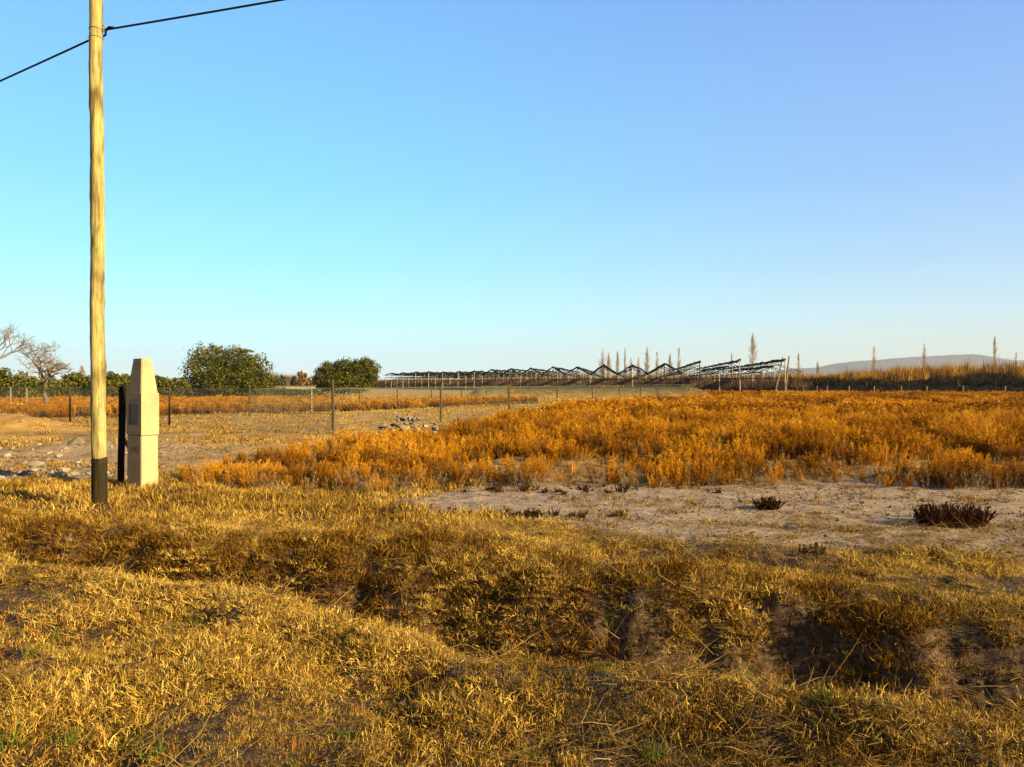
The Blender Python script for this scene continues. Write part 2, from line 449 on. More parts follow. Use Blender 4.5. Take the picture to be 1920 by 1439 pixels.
# sides of a square block: one face looks left-forward, one right-forward
los = math.atan2(-pil.location.x, VZ)        # the camera stands to the right of straight ahead
pil.rotation_euler = (0, 0, los - R(58))     # local -Y face turned 52 degrees to the left of the line of sight
pil.scale = (1.36, 1, 1)
tag(pil, 'pale concrete meter pillar with a tapered top beside the pole', 'pillar')
def frustum(mb, w0, w1, z0, z1, bev=.012):
    def ring(w, z):
        h = w / 2; return [(-h + bev, -h, z), (h - bev, -h, z), (h, -h + bev, z), (h, h - bev, z), (h - bev, h, z), (-h + bev, h, z), (-h, h - bev, z), (-h, -h + bev, z)]
    vs = ring(w0, z0) + ring(w1, z1)
    fs = [(i, (i + 1) % 8, (i + 1) % 8 + 8, i + 8) for i in range(8)] + [tuple(range(8, 16)), tuple(reversed(range(8)))]
    mb.add(vs, fs)
WP = .285
H1, H2, H3 = PH(815, VZ) - vgz, PH(739, VZ) - vgz, PH(673, VZ) - vgz
mb = MB(); frustum(mb, WP * .985, WP * .965, -.2, H1 - .012); mb.build('lower_block', conc, pil)
mb = MB(); frustum(mb, WP * .93, WP * .93, H1 - .012, H1 + .002); mb.build('joint', noise_mat('dark_mortar', [(.3, (.12, .10, .08)), (.7, (.2, .17, .13))], scale=20), pil)
# middle block: an open box in the left face holds the meter
mb = MB(); h = WP / 2
zb0, zb1 = PH(798, VZ) - vgz, PH(757, VZ) - vgz
wx0, wx1 = -h + .035, h - .055
dp = .05
z0, z1 = H1 + .002, H2
def q(a, b_, c, d): mb.add([a, b_, c, d], [(0, 1, 2, 3)])
q((-h, -h, z0), (h, -h, z0), (h, -h, zb0), (-h, -h, zb0))
q((-h, -h, zb1), (h, -h, zb1), (h, -h, z1), (-h, -h, z1))
q((-h, -h, zb0), (wx0, -h, zb0), (wx0, -h, zb1), (-h, -h, zb1))
q((wx1, -h, zb0), (h, -h, zb0), (h, -h, zb1), (wx1, -h, zb1))
q((wx0, -h, zb0), (wx1, -h, zb0), (wx1, -h + dp, zb0), (wx0, -h + dp, zb0))
q((wx0, -h + dp, zb1), (wx1, -h + dp, zb1), (wx1, -h, zb1), (wx0, -h, zb1))
q((wx0, -h, zb0), (wx0, -h + dp, zb0), (wx0, -h + dp, zb1), (wx0, -h, zb1))
q((wx1, -h + dp, zb0), (wx1, -h, zb0), (wx1, -h, zb1), (wx1, -h + dp, zb1))
q((wx0, -h + dp, zb0), (wx1, -h + dp, zb0), (wx1, -h + dp, zb1), (wx0, -h + dp, zb1))
q((h, -h, z0), (h, h, z0), (h, h, z1), (h, -h, z1)); q((h, h, z0), (-h, h, z0), (-h, h, z1), (h, h, z1)); q((-h, h, z0), (-h, -h, z0), (-h, -h, z1), (-h, h, z1))
q((-h, -h, z1), (h, -h, z1), (h, h, z1), (-h, h, z1)); q((-h, h, z0), (h, h, z0), (h, -h, z0), (-h, -h, z0))
mb.build('meter_block', conc, pil)
gm, nt, b = node_mat('meter_glass'); b.inputs['Base Color'].default_value = (.10, .12, .11, 1); b.inputs['Roughness'].default_value = .12; b.inputs['Specular IOR Level'].default_value = .6
mb = MB(); mb.box(((wx0 + wx1) / 2, -h + .022, (zb0 + zb1) / 2), (wx1 - wx0 - .006, .006, zb1 - zb0 - .006))
win = mb.build('meter_window', gm, pil)
mb = MB(); fw = .010
for (cx, cz, sx, sz) in (((wx0 + wx1) / 2, zb1 - .006, wx1 - wx0 - .002, fw), ((wx0 + wx1) / 2, zb0 + .006, wx1 - wx0 - .002, fw), (wx0 + .006, (zb0 + zb1) / 2, fw, zb1 - zb0 - .026), (wx1 - .006, (zb0 + zb1) / 2, fw, zb1 - zb0 - .026)):
    mb.box((cx, -h + .012, cz), (sx, .018, sz))
mb.build('frame', metal_m, win)
mb = MB(); mb.box((.0, -h - .002, zb1 + .045), (.15, .004, .05)); mb.build('plate', noise_mat('weathered_plate', [(.3, (.22, .22, .17)), (.7, (.34, .33, .27))], scale=25), pil)
# tapered cap with a thin ledge
mb = MB(); frustum(mb, WP * 1.02, WP * 1.02, H2 + .001, H2 + .013, .006); mb.build('ledge', conc, pil)
mb = MB(); frustum(mb, WP * .96, WP * .60, H2 + .013, H3, .014); mb.build('tapered_top', conc, pil)
def writing(txt, size, mat, parent, loc, rot, name, ext=.0015):
    cu = bpy.data.curves.new(name, 'FONT'); cu.body = txt; cu.size = size; cu.extrude = ext; cu.align_x = 'CENTER'; cu.align_y = 'CENTER'
    cu.materials.append(mat); o = bpy.data.objects.new(name, cu); o.location = loc; o.rotation_euler = rot; link(o, parent); return o
writing('192', .12, noise_mat('stamped_grey', [(.3, (.10, .08, .06)), (.7, (.17, .14, .11))], scale=30), pil, (.005, -h * .975 - .002, PH(843, VZ) - vgz), (R(90), 0, 0), 'number', ext=.0012)

# ------------------------------------------------------------------ black braced post
blk = noise_mat('black_timber', [(.3, (.006, .005, .006)), (.7, (.022, .016, .014))], scale=10, stretch=(5, 5, .5), bump=.4)
BZ = 11.95
bg = float(ground_z(PX(225, BZ), BZ))
bp = empty('braced_post', (PX(224.5, BZ) + .02, BZ, bg)); tag(bp, 'short black post with a diagonal brace between pole and pillar', 'post')
mb = MB(); mb.tube([(0, 0, -.3), (0, 0, .3), (.018, 0, .9), (.026, 0, PH(728, BZ) - bg), (.028, 0, PH(725, BZ) - bg)], [.050, .050, .052, .054, .040], 12)
mb.build('post', blk, bp, sm=True)
mb = MB(); mb.box((.155, .02, PH(850, BZ) - bg), (.045, .035, .52), Matrix.Rotation(R(-28), 3, 'Y')); mb.build('brace', blk, bp)

# ------------------------------------------------------------------ chain link fences
wire_m = noise_mat('fence_wire', [(.3, (.13, .17, .11)), (.7, (.25, .29, .20))], scale=3, rough=.5)
post_m = noise_mat('fence_post_wood', [(.3, (.035, .026, .016)), (.7, (.12, .09, .055))], scale=12, stretch=(4, 4, .4))
postw_m = noise_mat('pale_fence_post', [(.3, (.20, .18, .13)), (.7, (.36, .32, .25))], scale=12)
def fence(label, pts, posts, htop, hs=None, cell=.13, wr=.0032, wm=None, heights=None, pale=(), rp=.045, mesh_on=True, cat='fence'):
    root = empty('chain_link_fence', (pts[0][0], pts[0][1], 0)); tag(root, label, cat)
    off = Vector((pts[0][0], pts[0][1], 0))
    V, E = [], []
    mb = MB(); tw = MB(); ox = 0
    for (x0, y0), (x1, y1) in zip(pts[:-1], pts[1:]):
        Lg = math.hypot(x1 - x0, y1 - y0); dx, dy = (x1 - x0) / Lg, (y1 - y0) / Lg
        n = int(Lg / cell)
        if mesh_on:
            for i in range(-int(htop / cell), n):
                for sgn in (1, -1):
                    # a wire climbing at 45 degrees, clipped to the panel
                    s0, s1 = i * cell, i * cell + htop
                    z0, z1 = (.05, htop) if sgn > 0 else (htop, .05)
                    if s0 < 0:
                        f = -s0 / (s1 - s0); z0 = z0 + (z1 - z0) * f; s0 = 0
                    if s1 > Lg:
                        f = (Lg - s0) / (s1 - s0); z1 = z0 + (z1 - z0) * f; s1 = Lg
                    a = (x0 + dx * s0, y0 + dy * s0, z0); b_ = (x0 + dx * s1, y0 + dy * s1, z1)
                    nrm = Vector((-dy, dx, 0)) * wr
                    up = Vector((dx * .7, dy * .7, -.7 * sgn)) * wr
                    A, B = Vector(a) - off, Vector(b_) - off
                    mb.add([A - up, A + nrm, A + up, B - up, B + nrm, B + up], [(0, 3, 4, 1), (1, 4, 5, 2), (2, 5, 3, 0)])
        for zt in ((htop, .45 * htop) if mesh_on else (htop, .6 * htop, .25 * htop)):
            m_ = max(2, int(Lg / 1.0))
            tw.tube([Vector((x0 + dx * Lg * k / m_, y0 + dy * Lg * k / m_, zt + .012 * math.sin(k * 1.7))) - off for k in range(m_ + 1)], .006, 4)
    if mesh_on: mb.build('wire_mesh', wm or wire_m, root)
    tw.build('strand', wire_m, root)
    for i, (x, y, hh) in enumerate(posts):
        p = MB(); gz = float(ground_z(x, y)); lean = (random.uniform(-.02, .02), random.uniform(-.02, .02))
        p.tube([(0, 0, gz - .2), (lean[0] * .5, lean[1] * .5, hh * .5), (lean[0], lean[1], hh), ], [rp, rp * .95, rp * .9], 8)
        p.build('post', postw_m if i in pale else post_m, root, loc=(x - off.x, y - off.y, 0))
    return root
# right-hand side of the yard
dB = Vector((2.7, 6.6)).normalized() * 7.13
A0 = Vector((-5.52, 23.4))
pB = [(A0.x, A0.y, 1.70)] + [((A0 + dB * k).x, (A0 + dB * k).y, 1.47 + random.uniform(-.03, .05)) for k in range(1, 11)]
e = A0 + dB * 10
fence('chain link fence with dark posts running back beside the orange weeds', [(A0.x, A0.y), (e.x, e.y)], pB, 1.40, cell=.20, wr=.0018)
# front of the yard, to the left behind the pillar
B0 = Vector((-26, 35.3))
dF = (B0 - A0)
postF = [(A0.x + dF.x * t, A0.y + dF.y * t, 1.44) for t in (.335, .60, .98)]
fence('chain link fence across the front of the yard, passing behind the pillar', [(A0.x, A0.y), (B0.x, B0.y)], postF, 1.39, cell=.14, wr=.0058, wm=noise_mat('galvanised_mesh', [(.3, (.24, .29, .21)), (.7, (.40, .45, .34))], scale=3, rough=.5))
# far side of the yard
lineX = lambda Z: -12.3 + .34 * (Z - 35.5)
zs = [35.5, 40.3, 45, 49.6, 54.6, 59.9, 65.2, 70.5]
fence('further chain link fence behind the yard, in front of the olive bushes', [(lineX(35.5), 35.5), (lineX(70.5), 70.5)], [(lineX(z), z, 1.36) for z in zs], 1.30, pale=(1,), cell=.18, wr=.0026)
# thin far run to the left
fence('low wire fence with pale posts in the dry grass at far left', [(-12.3, 35.5), (-34, 44)], [(-26.2, 40.9, 1.3), (-27.4, 41.4, 1.35), (-21.4, 39.0, 1.3)], 1.22, pale=(0, 1), mesh_on=False)

# ------------------------------------------------------------------ vineyard trellis with rolled hail nets
net_m = noise_mat('rolled_net', [(.3, (.008, .010, .010)), (.7, (.024, .028, .026))], scale=2)
tp_m = noise_mat('trellis_post', [(.3, (.34, .29, .22)), (.7, (.62, .55, .43))], scale=3, stretch=(1, 1, .2))
tpd_m = noise_mat('trellis_post_dark', [(.3, (.05, .04, .03)), (.7, (.13, .10, .08))], scale=3)
T0 = Vector((34.2, 95.0)); te = Vector((-.548, .836)); tr_ = Vector((.155, .988))
bark_lean = noise_mat('leaning_post_wood', [(.3, (.12, .10, .07)), (.7, (.30, .25, .18))], scale=2)
trel = empty('vineyard_trellis', (T0.x, T0.y, 0)); tag(trel, 'large vineyard trellis of pale poles with dark rolled nets along its peaked roof', 'trellis')
def TP(a, s, z): p = T0 + te * a + tr_ * s; return Vector((p.x - T0.x, p.y - T0.y, z))
def ragged(p0, p1, n, r, sag, seed, mb):
    rr = random.Random(seed); pts = []; rad = []
    for i in range(n + 1):
        t = i / n; p = p0.lerp(p1, t)
        pts.append(p + Vector((rr.uniform(-.06, .06), 0, rr.uniform(-.07, .07) - sag * math.sin(math.pi * t))))
        rad.append(r * rr.uniform(.65, 1.3))
    mb.tube(pts, rad, 5)
SP = 7.0; NR = 18
posts_all = []
random.seed(21)
for i in range(NR):
    a = i * SP
    hp = 4.55 + random.uniform(-.12, .12) - .012 * i * 3
    nm = MB()
    # roll along the row
    Ls = 72 if i < 9 else 66
    if i in (0, 1):   # a second roll hangs beside the first
        for kk in range(5):
            ragged(TP(a + 1.9, kk * 8, hp - .75), TP(a + 1.9, kk * 8 + 8, hp - .75), 7, .15, .07, i * 31 + kk, nm)
    p = TP(a, 0, hp)
    k = 0
    while k * 8 < Ls:
        q0, q1 = TP(a, k * 8, hp), TP(a, k * 8 + 8, hp + random.uniform(-.04, .04))
        if k: q0 = last
        ragged(q0, q1, 7, .19 if k < 4 else .15, .07, i * 100 + k, nm); last = q1; k += 1
    nm.build('net_roll', net_m, trel)
    if 3 <= i:
        gm_ = MB()
        ragged(TP(a - SP / 2, 0, 2.95 + .06 * max(0, i - 6)), TP(a, 0, hp), 5, .14, -.05, i + 500, gm_)
        ragged(TP(a, 0, hp), TP(a + SP / 2, 0, 2.95 + .06 * max(0, i - 6)), 5, .14, -.05, i + 700, gm_)
        gm_.build('cross_roll', net_m, trel)
    posts_all.append((a, 0, hp + .05, .085, 0))
    posts_all.append((a + SP / 2, 0, 3.1, .07, 0))
    for k in range(1, 9):
        if k * 8 < Ls:
            posts_all.append((a + random.uniform(-.2, .2), k * 8, hp - .1, .075, 1))
            if k < 9: posts_all.append((a + SP / 2 + random.uniform(-.2, .2), k * 8, 2.9, .075, 1))
cw = MB()
for i in range(NR):
    a = i * SP
    for s in (4, 8, 12, 16, 24, 32, 40, 50, 60):
        cw.tube([TP(a - SP / 2, s, 2.95), TP(a, s, 4.0 if s % 8 else 4.3), TP(a + SP / 2, s, 2.95)], .04, 4)
        cw.tube([TP(a - SP / 2, s, 2.2), TP(a + SP / 2, s, 2.2)], .035, 4)
    cw.tube([TP(a + SP / 2, 0, 2.95), TP(a + SP / 2, 60, 2.95)], .08, 5)
    for f in (.25, .75): cw.tube([TP(a + SP * f, 0, 3.6), TP(a + SP * f, 60, 3.6)], .05, 4)
cw.build('cross_wire', net_m, trel)
posts_all.sort(key=lambda t: (TP(t[0], t[1], 0).y))
rest = MB()
for n_, (a, s, h_, r_, lt_) in enumerate(posts_all):
    mb = MB() if n_ < 98 else rest
    b0 = TP(a, s, 0); lean = Vector((random.uniform(-.12, .12), random.uniform(-.1, .1), 0))
    mb.tube([b0 + Vector((0, 0, -.2)), b0 + lean + Vector((0, 0, h_))], [r_, r_ * .8], 6)
    if n_ < 98: mb.build('post', tp_m if (lt_ or random.random() < .35) else tpd_m, trel)
o = rest.build('far_posts', tp_m, trel); o['kind'] = 'stuff'
for a, dx, hz in ((-.6, .55, 4.9), (.9, 1.0, 4.8)):
    mb = MB(); b0 = TP(a, 0, 0) + Vector((-.5, 0, 0)); mb.tube([b0, b0 + Vector((dx, 0, hz))], [.12, .09], 7); mb.build('leaning_post', bark_lean, trel)

# ------------------------------------------------------------------ trees
def with_v(me, lo=0., hi=1.):
    fattr(me, 'v', rng.uniform(lo, hi, len(me.polygons)), 'FACE')
bark_grey = noise_mat('bark_grey', [(.3, (.13, .11, .09)), (.7, (.30, .25, .20))], scale=3, stretch=(1, 1, .3))
bark_tan = noise_mat('bark_tan', [(.3, (.30, .20, .11)), (.7, (.55, .40, .24))], scale=1, stretch=(1, 1, .3))
bark_pink = noise_mat('bark_pinkish', [(.3, (.13, .105, .08)), (.7, (.26, .21, .165))], scale=3, stretch=(1, 1, .3))
olive_m = leaf_mat('olive_leaves', [(0, (.014, .022, .004)), (.4, (.06, .078, .009)), (1, (.26, .235, .03))], .2, inst=False)
darkleaf_m = leaf_mat('dark_leaves', [(0, (.025, .035, .008)), (1, (.12, .12, .025))], .2, inst=False)
tanleaf_m = leaf_mat('tan_leaves', [(0, (.22, .13, .04)), (1, (.48, .32, .12))], .3, inst=False)
poplar_m = leaf_mat('poplar_twigs', [(0, (.26, .17, .085)), (.6, (.50, .35, .18)), (1, (.62, .48, .27))], .3, inst=False)

def leaf_cloud(lobes, n, size, seed, gap=.35):
    """leaf faces scattered near the shells of several ellipsoids, in clumps"""
    r = np.random.default_rng(seed); allp = []; tot = sum(l[3] * l[4] * l[5] for l in lobes) ** 1
    for (cx, cy, cz, rx, ry, rz) in lobes:
        k = int(n * (rx * ry * rz) / tot)
        nc = max(8, k // 40)
        d = r.normal(size=(nc, 3)); d /= np.linalg.norm(d, axis=1)[:, None]
        rad = r.uniform(.3, 1.3, nc) ** .6
        cc = d * rad[:, None] * [rx, ry, rz] + [cx, cy, cz]
        w = r.integers(0, nc, k)
        p = cc[w] + r.normal(size=(k, 3)) * np.array([rx, ry, rz]) * .13
        allp.append(p)
    p = np.concatenate(allp); k = len(p)
    a = r.normal(size=(k, 3)); a /= np.linalg.norm(a, axis=1)[:, None]
    b_ = np.cross(a, r.normal(size=(k, 3))); b_ /= np.linalg.norm(b_, axis=1)[:, None]
    s = size * r.uniform(.6, 1.5, k)[:, None]
    a, b_ = a * s, b_ * s * .6
    co = np.stack([p - a, p - b_, p + a, p + b_], 1).reshape(-1, 3)
    return co
def cloud_obj(co, name, mat, parent):
    nq = len(co) // 4
    me = np_mesh(name, co, np.arange(nq * 4), np.arange(0, nq * 4, 4), None); me.materials.append(mat)
    with_v(me); return link(bpy.data.objects.new(name, me), parent)
def limbs(mb, base, targets, r0, seed, sag=.1):
    rr = random.Random(seed)
    for t in targets:
        t = Vector(t); b0 = Vector(base)
        m1 = b0.lerp(t, .4) + Vector((rr.uniform(-.2, .2), rr.uniform(-.2, .2), rr.uniform(0, .3)))
        mb.tube([b0, m1, t], [r0, r0 * .6, r0 * .15], 6)

def bushy_tree(name, label, px, Z, lobes_px, seed, n, size, mat, group=None, cat='tree', ybase=745, trunk=.18):
    x0 = PX(px, Z); root = empty(name, (x0, Z, 0)); tag(root, label, cat, group)
    k = Z / F; lobes = []
    for (lx_, ly_, rx, ry) in lobes_px:
        lobes.append(((lx_ - px) * k, random.uniform(-.3, .3) * rx * k, PH(ly_, Z), rx * k, rx * k * .9, ry * k))
    cloud_obj(leaf_cloud(lobes, n, size, seed), 'crown', mat, root)
    mb = MB(); limbs(mb, (0, 0, 0), [(l[0] * .8, l[1] * .8, l[2] + l[5] * .5) for l in lobes], trunk, seed)
    mb.build('trunk', bark_grey, root)
    return root
bushy_tree('olive_tree', 'broad olive green tree with ragged top right of the pillar, largest green crown', 428, 80,
           [(392, 690, 36, 36), (398, 668, 22, 18), (440, 680, 34, 26), (470, 700, 36, 30), (430, 715, 55, 26), (455, 663, 18, 8), (490, 678, 12, 16), (375, 728, 34, 20), (420, 732, 50, 16), (480, 724, 30, 22), (496, 665, 5, 5), (350, 703, 8, 7)], 5, 46000, .085, olive_m)
bushy_tree('olive_tree', 'compact olive green tree standing just left of the trellis', 650, 82,
           [(618, 703, 26, 20), (650, 695, 26, 18), (680, 693, 26, 18), (645, 715, 45, 20), (690, 708, 18, 20), (612, 716, 22, 14)], 6, 38000, .085, olive_m)

def bare_tree(name, label, x, Z, height, spread, seed, mat=bark_grey, depth=6, group=None, r0=.12, lean=0, cat='tree', fork=3, z0=0):
    root = empty(name, (x, Z, z0)); tag(root, label, cat, group)
    rr = random.Random(seed); tm, cm = MB(), MB()
    def grow(p, d, L_, r_, lev):
        if r_ < .006: r_ = .006
        pts = [p]; dd = d.copy(); nseg = 3 if lev > 1 else 2
        for i in range(nseg):
            dd = (dd + Vector((rr.uniform(-.22, .22), rr.uniform(-.22, .22), rr.uniform(-.10, .14)))).normalized()
            pts.append(pts[-1] + dd * L_ / nseg)
        rad = [r_ * (1 - .35 * i / nseg) for i in range(nseg + 1)]
        (tm if lev >= depth - 1 else cm).tube(pts, rad, 6 if lev > 3 else 3, cap=False)
        if lev <= 0: return
        for k in range(fork if lev > 1 else 3):
            ax = Vector((rr.uniform(-1, 1), rr.uniform(-1, 1), rr.uniform(-.25, .5) * 1)).normalized()
            nd = (dd * (1 - spread) + ax * spread).normalized()
            st = pts[-1] if k < 2 else pts[-1].lerp(pts[-2], rr.uniform(.2, .9))
            grow(st, nd, L_ * rr.uniform(.66, .88), r_ * .62, lev - 1)
    grow(Vector((0, 0, -.1)), Vector((lean, 0, 1)).normalized(), height * .24, r0, depth)
    tm.build('trunk', mat, root); cm.build('crown', mat, root)
    return root
bare_tree('bare_tree', 'leafless spreading grey tree left of the pole', PX(88, 44), 44, 5.4, .66, 12, bark_pink, depth=6, r0=.15)
bare_tree('bare_tree', 'leafless grey tree cut by the left edge of the photo', PX(-60, 40), 40, 6.6, .45, 9, bark_grey, depth=6, r0=.15)
bare_tree('bare_tree', 'round leafless shrubby tree behind the right end of the trellis', PX(1446, 190), 190, 9.8, .45, 31, bark_grey, depth=5, r0=.16)

def poplar(px, ytop, wpx, Z, seed, group, label, mat=None, ybase=728):
    root = empty('poplar_tree', (PX(px, Z), Z, 0)); tag(root, label, 'tree', group)
    Ht = PH(ytop, Z); hw = wpx / 2 * Z / F; rr = random.Random(seed)
    tr = MB(); tr.tube([(0, 0, 0), (0, 0, Ht * .5), (rr.uniform(-.2, .2), 0, Ht * .93)], [.20, .12, .02], 6); tr.build('trunk', bark_tan, root)
    mb = MB(); n = int(50 + 13 * wpx); k_ = Z / 260
    tops = [(rr.uniform(-.5, .5) * hw, rr.uniform(-.5, .5) * hw, Ht * rr.uniform(.62, 1.0)) for _ in range(max(2, int(wpx / 4)))]; tops[0] = (0, 0, Ht)
    for i in range(n):
        tx, ty, th = tops[rr.randrange(len(tops))]
        u = rr.random() ** .75; z = th * (.12 + .84 * u)
        env = 1.25 * hw * min(1, 3.2 * (1 - u)) ** .7 * (.55 + .45 * min(1, u * 5)) * rr.uniform(.25, 1.0)
        a = rr.uniform(0, 2 * math.pi); L_ = th * rr.uniform(.06, .15) * (1.15 - .6 * u)
        s = Vector((tx * (1 - u) + env * .35 * math.cos(a), ty * (1 - u) + env * .35 * math.sin(a), z)); t = s + Vector((env * .6 * math.cos(a), env * .6 * math.sin(a), min(L_, Ht - z)))
        w = rr.uniform(.022, .05) * k_; up = Vector((w, 0, 0)); up2 = Vector((0, w, 0))
        mb.add([s - up, s + up, t], [(0, 1, 2)]); mb.add([s - up2, s + up2, t], [(0, 1, 2)])
        for k in range(3):
            c = s.lerp(t, rr.uniform(.2, 1)); o_ = Vector((rr.uniform(-.35, .35), rr.uniform(-.35, .35), rr.uniform(.4, .9)))
            mb.add([c - up * .8, c + up * .8, c + o_], [(0, 1, 2)])
    o = mb.build('crown', mat or poplar_m, root); with_v(o.data)
for i, (px, yt, w, Z, lb) in enumerate([
    (1130, 657, 17, 245, 'tan poplar, left half of the first pair behind the trellis'), (1141, 664, 13, 252, 'tan poplar, right half of the first pair behind the trellis'),
    (1158, 660, 9, 260, 'narrow bare poplar just right of the first pair'), (1172, 655, 6, 262, 'very thin grey poplar between the first pair and the golden spire'),
    (1183, 674, 10, 255, 'short tan poplar right of the thin grey one'), (1197, 673, 9, 256, 'small tan poplar left of the golden spire'),
    (1213, 653, 13, 240, 'golden poplar spire directly behind a trellis peak'), (1232, 662, 8, 258, 'slim tan poplar right of the golden spire'),
    (1256, 666, 13, 250, 'wider tan poplar right of the slim one'), (1273, 654, 9, 248, 'tall narrow poplar behind the central trellis peak'),
    (1372, 664, 7, 270, 'faint slim poplar left of the tallest one'), (1412, 625, 19, 235, 'tallest tan poplar behind the right part of the trellis'),
    (1497, 664, 7, 300, 'faint thin poplar just right of the trellis end'), (1533, 679, 8, 300, 'short faint poplar at the left foot of the hills'),
    (1588, 686, 4, 300, 'tiny dark poplar in front of the hills'), (1639, 650, 10, 290, 'pale bare poplar above the reeds, left of three'),
    (1733, 646, 10, 285, 'pale bare poplar above the reeds, middle of three'), (1865, 632, 9, 270, 'tall thin grey poplar in front of the right end of the hills'),
    (1905, 662, 7, 300, 'faint poplar nearest the right edge'), (154, 688, 14, 190, 'pale tan poplar left of the utility pole')]):
    poplar(px, yt, w, Z, 40 + i, 'bare poplars along the horizon', lb)

# bushes along the horizon on the left
hb = [(12, 716, 34, 20, 60, 'shrub at the left edge behind the dry grass', 0), (62, 722, 30, 14, 66, 'low grey green shrub behind the bare tree', 0), (104, 722, 26, 12, 70, 'low shrub right of the bare tree', 0),
      (146, 716, 26, 12, 72, 'rounded shrub left of the utility pole', 0), (212, 716, 32, 14, 74, 'green shrub between pole and pillar', 0), (245, 722, 24, 12, 76, 'shrub behind the pillar', 0),
      (312, 720, 34, 12, 78, 'low olive shrub right of the pillar', 0), (515, 716, 12, 7, 190, 'small far green tree between the two olive trees', 1), (530, 714, 4, 9, 200, 'tiny dark conical tree far off', 1),
      (553, 716, 6, 8, 200, 'small dark tree left of the tan one', 1), (568, 711, 10, 11, 190, 'small tan tree far off between the olive trees', 2), (582, 716, 7, 8, 185, 'little orange tree left of the compact olive tree', 2),
      (540, 735, 60, 6, 95, 'low dark hedge in front of the far wall', 1)]
for i, (px, py, rx, ry, Z, lb, kd) in enumerate(hb):
    if Z < 90: rx, ry = rx * 1.2, ry * 1.25
    bushy_tree('shrub', lb, px, Z, [(px - rx * .4, py, rx * .6, ry), (px + rx * .4, py + 2, rx * .6, ry * .9), (px, py + ry * .7, rx, ry)], 60 + i, int(2500 + rx * 120), .10 * Z / 75, [olive_m, darkleaf_m, tanleaf_m][kd], cat='shrub', trunk=.06)
mb = MB(); mb.box((0, 0, .55), (7.6, .25, 1.1)); mb.box((0, 0, 1.13), (7.8, .4, .06)); wl_ = mb.build('low_wall', noise_mat('pale_wall', [(.3, (.32, .28, .24)), (.7, (.5, .45, .4))], scale=1.5), None, loc=(PX(555, 100), 100, 0))
tag(wl_, 'long low pale wall far off between the two olive trees', 'wall')

# ------------------------------------------------------------------ scattered plants (uncountable growth)
src = bpy.data.collections.new('plant_sources')
def blades_mesh(name, mat, blades, vlo=0., vhi=1.):
    """blades: list of (base, dir1, dir2, L, w, v) -> curved tapered strips"""
    vs, fs, vv = [], [], []
    for (b0, d0, d1, L_, w, v) in blades:
        p1 = b0 + d0 * L_ * .5; p2 = p1 + d1 * L_ * .5
        sd = d0.cross(Vector((random.uniform(-1, 1), random.uniform(-1, 1), .2))); sd = sd.normalized() * w * .5
        k = len(vs)
        vs += [b0 - sd, b0 + sd, p1 + sd * .8, p1 - sd * .8, p2]
        fs += [(k, k + 1, k + 2, k + 3), (k + 3, k + 2, k + 4)]; vv += [v, v]
    me = bpy.data.meshes.new(name); me.from_pydata([tuple(v) for v in vs], [], fs); me.materials.append(mat)
    fattr(me, 'v', vv, 'FACE'); me.update()
    return me
def rdir(tilt, az=None):
    az = random.uniform(0, 2 * math.pi) if az is None else az
    return Vector((math.sin(tilt) * math.cos(az), math.sin(tilt) * math.sin(az), math.cos(tilt)))
def coll(name, meshes):
    c = bpy.data.collections.new(name)
    for i, me in enumerate(meshes):
        o = bpy.data.objects.new('%s_%02d' % (name, i), me); c.objects.link(o)
    return c
def scatter(name, label, cat, collection, P, rot, scl, idx, tint):
    P = np.asarray(P, np.float32); n = len(P)
    me = bpy.data.meshes.new(name); me.vertices.add(n); me.vertices.foreach_set('co', P.ravel())
    a = me.attributes.new('rot', 'FLOAT_VECTOR', 'POINT'); a.data.foreach_set('vector', np.asarray(rot, np.float32).ravel())
    a = me.attributes.new('scl', 'FLOAT_VECTOR', 'POINT'); a.data.foreach_set('vector', np.asarray(scl, np.float32).ravel())
    a = me.attributes.new('idx', 'INT', 'POINT'); a.data.foreach_set('value', np.asarray(idx, np.int32))
    fattr(me, 'tint', tint)
    o = link(bpy.data.objects.new(name, me)); tag(o, label, cat, kind='stuff')
    ng = bpy.data.node_groups.new(name + '_nodes', 'GeometryNodeTree')
    ng.interface.new_socket('Geometry', in_out='INPUT', socket_type='NodeSocketGeometry')
    ng.interface.new_socket('Geometry', in_out='OUTPUT', socket_type='NodeSocketGeometry')
    N, Lk = ng.nodes, ng.links.new
    gi, go = N.new('NodeGroupInput'), N.new('NodeGroupOutput')
    ci = N.new('GeometryNodeCollectionInfo'); ci.inputs['Collection'].default_value = collection
    ci.inputs['Separate Children'].default_value = True; ci.inputs['Reset Children'].default_value = True
    ip = N.new('GeometryNodeInstanceOnPoints'); ip.inputs['Pick Instance'].default_value = True
    def na(nm, ty):
        x = N.new('GeometryNodeInputNamedAttribute'); x.data_type = ty; x.inputs['Name'].default_value = nm; return x.outputs[0]
    e2r = N.new('FunctionNodeEulerToRotation')
    Lk(na('rot', 'FLOAT_VECTOR'), e2r.inputs[0])
    Lk(gi.outputs[0], ip.inputs['Points']); Lk(ci.outputs[0], ip.inputs['Instance'])
    Lk(e2r.outputs[0], ip.inputs['Rotation']); Lk(na('scl', 'FLOAT_VECTOR'), ip.inputs['Scale']); Lk(na('idx', 'INT'), ip.inputs['Instance Index'])
    Lk(ip.outputs[0], go.inputs[0])
    md = o.modifiers.new('scatter', 'NODES'); md.node_group = ng
    return o
def in_view(x, y, margin=1.0):
    return np.abs(x) < (y * .69 + margin)
def sample(n, x0, x1, y0, y1):
    return rng.uniform(x0, x1, n), rng.uniform(y0, y1, n)

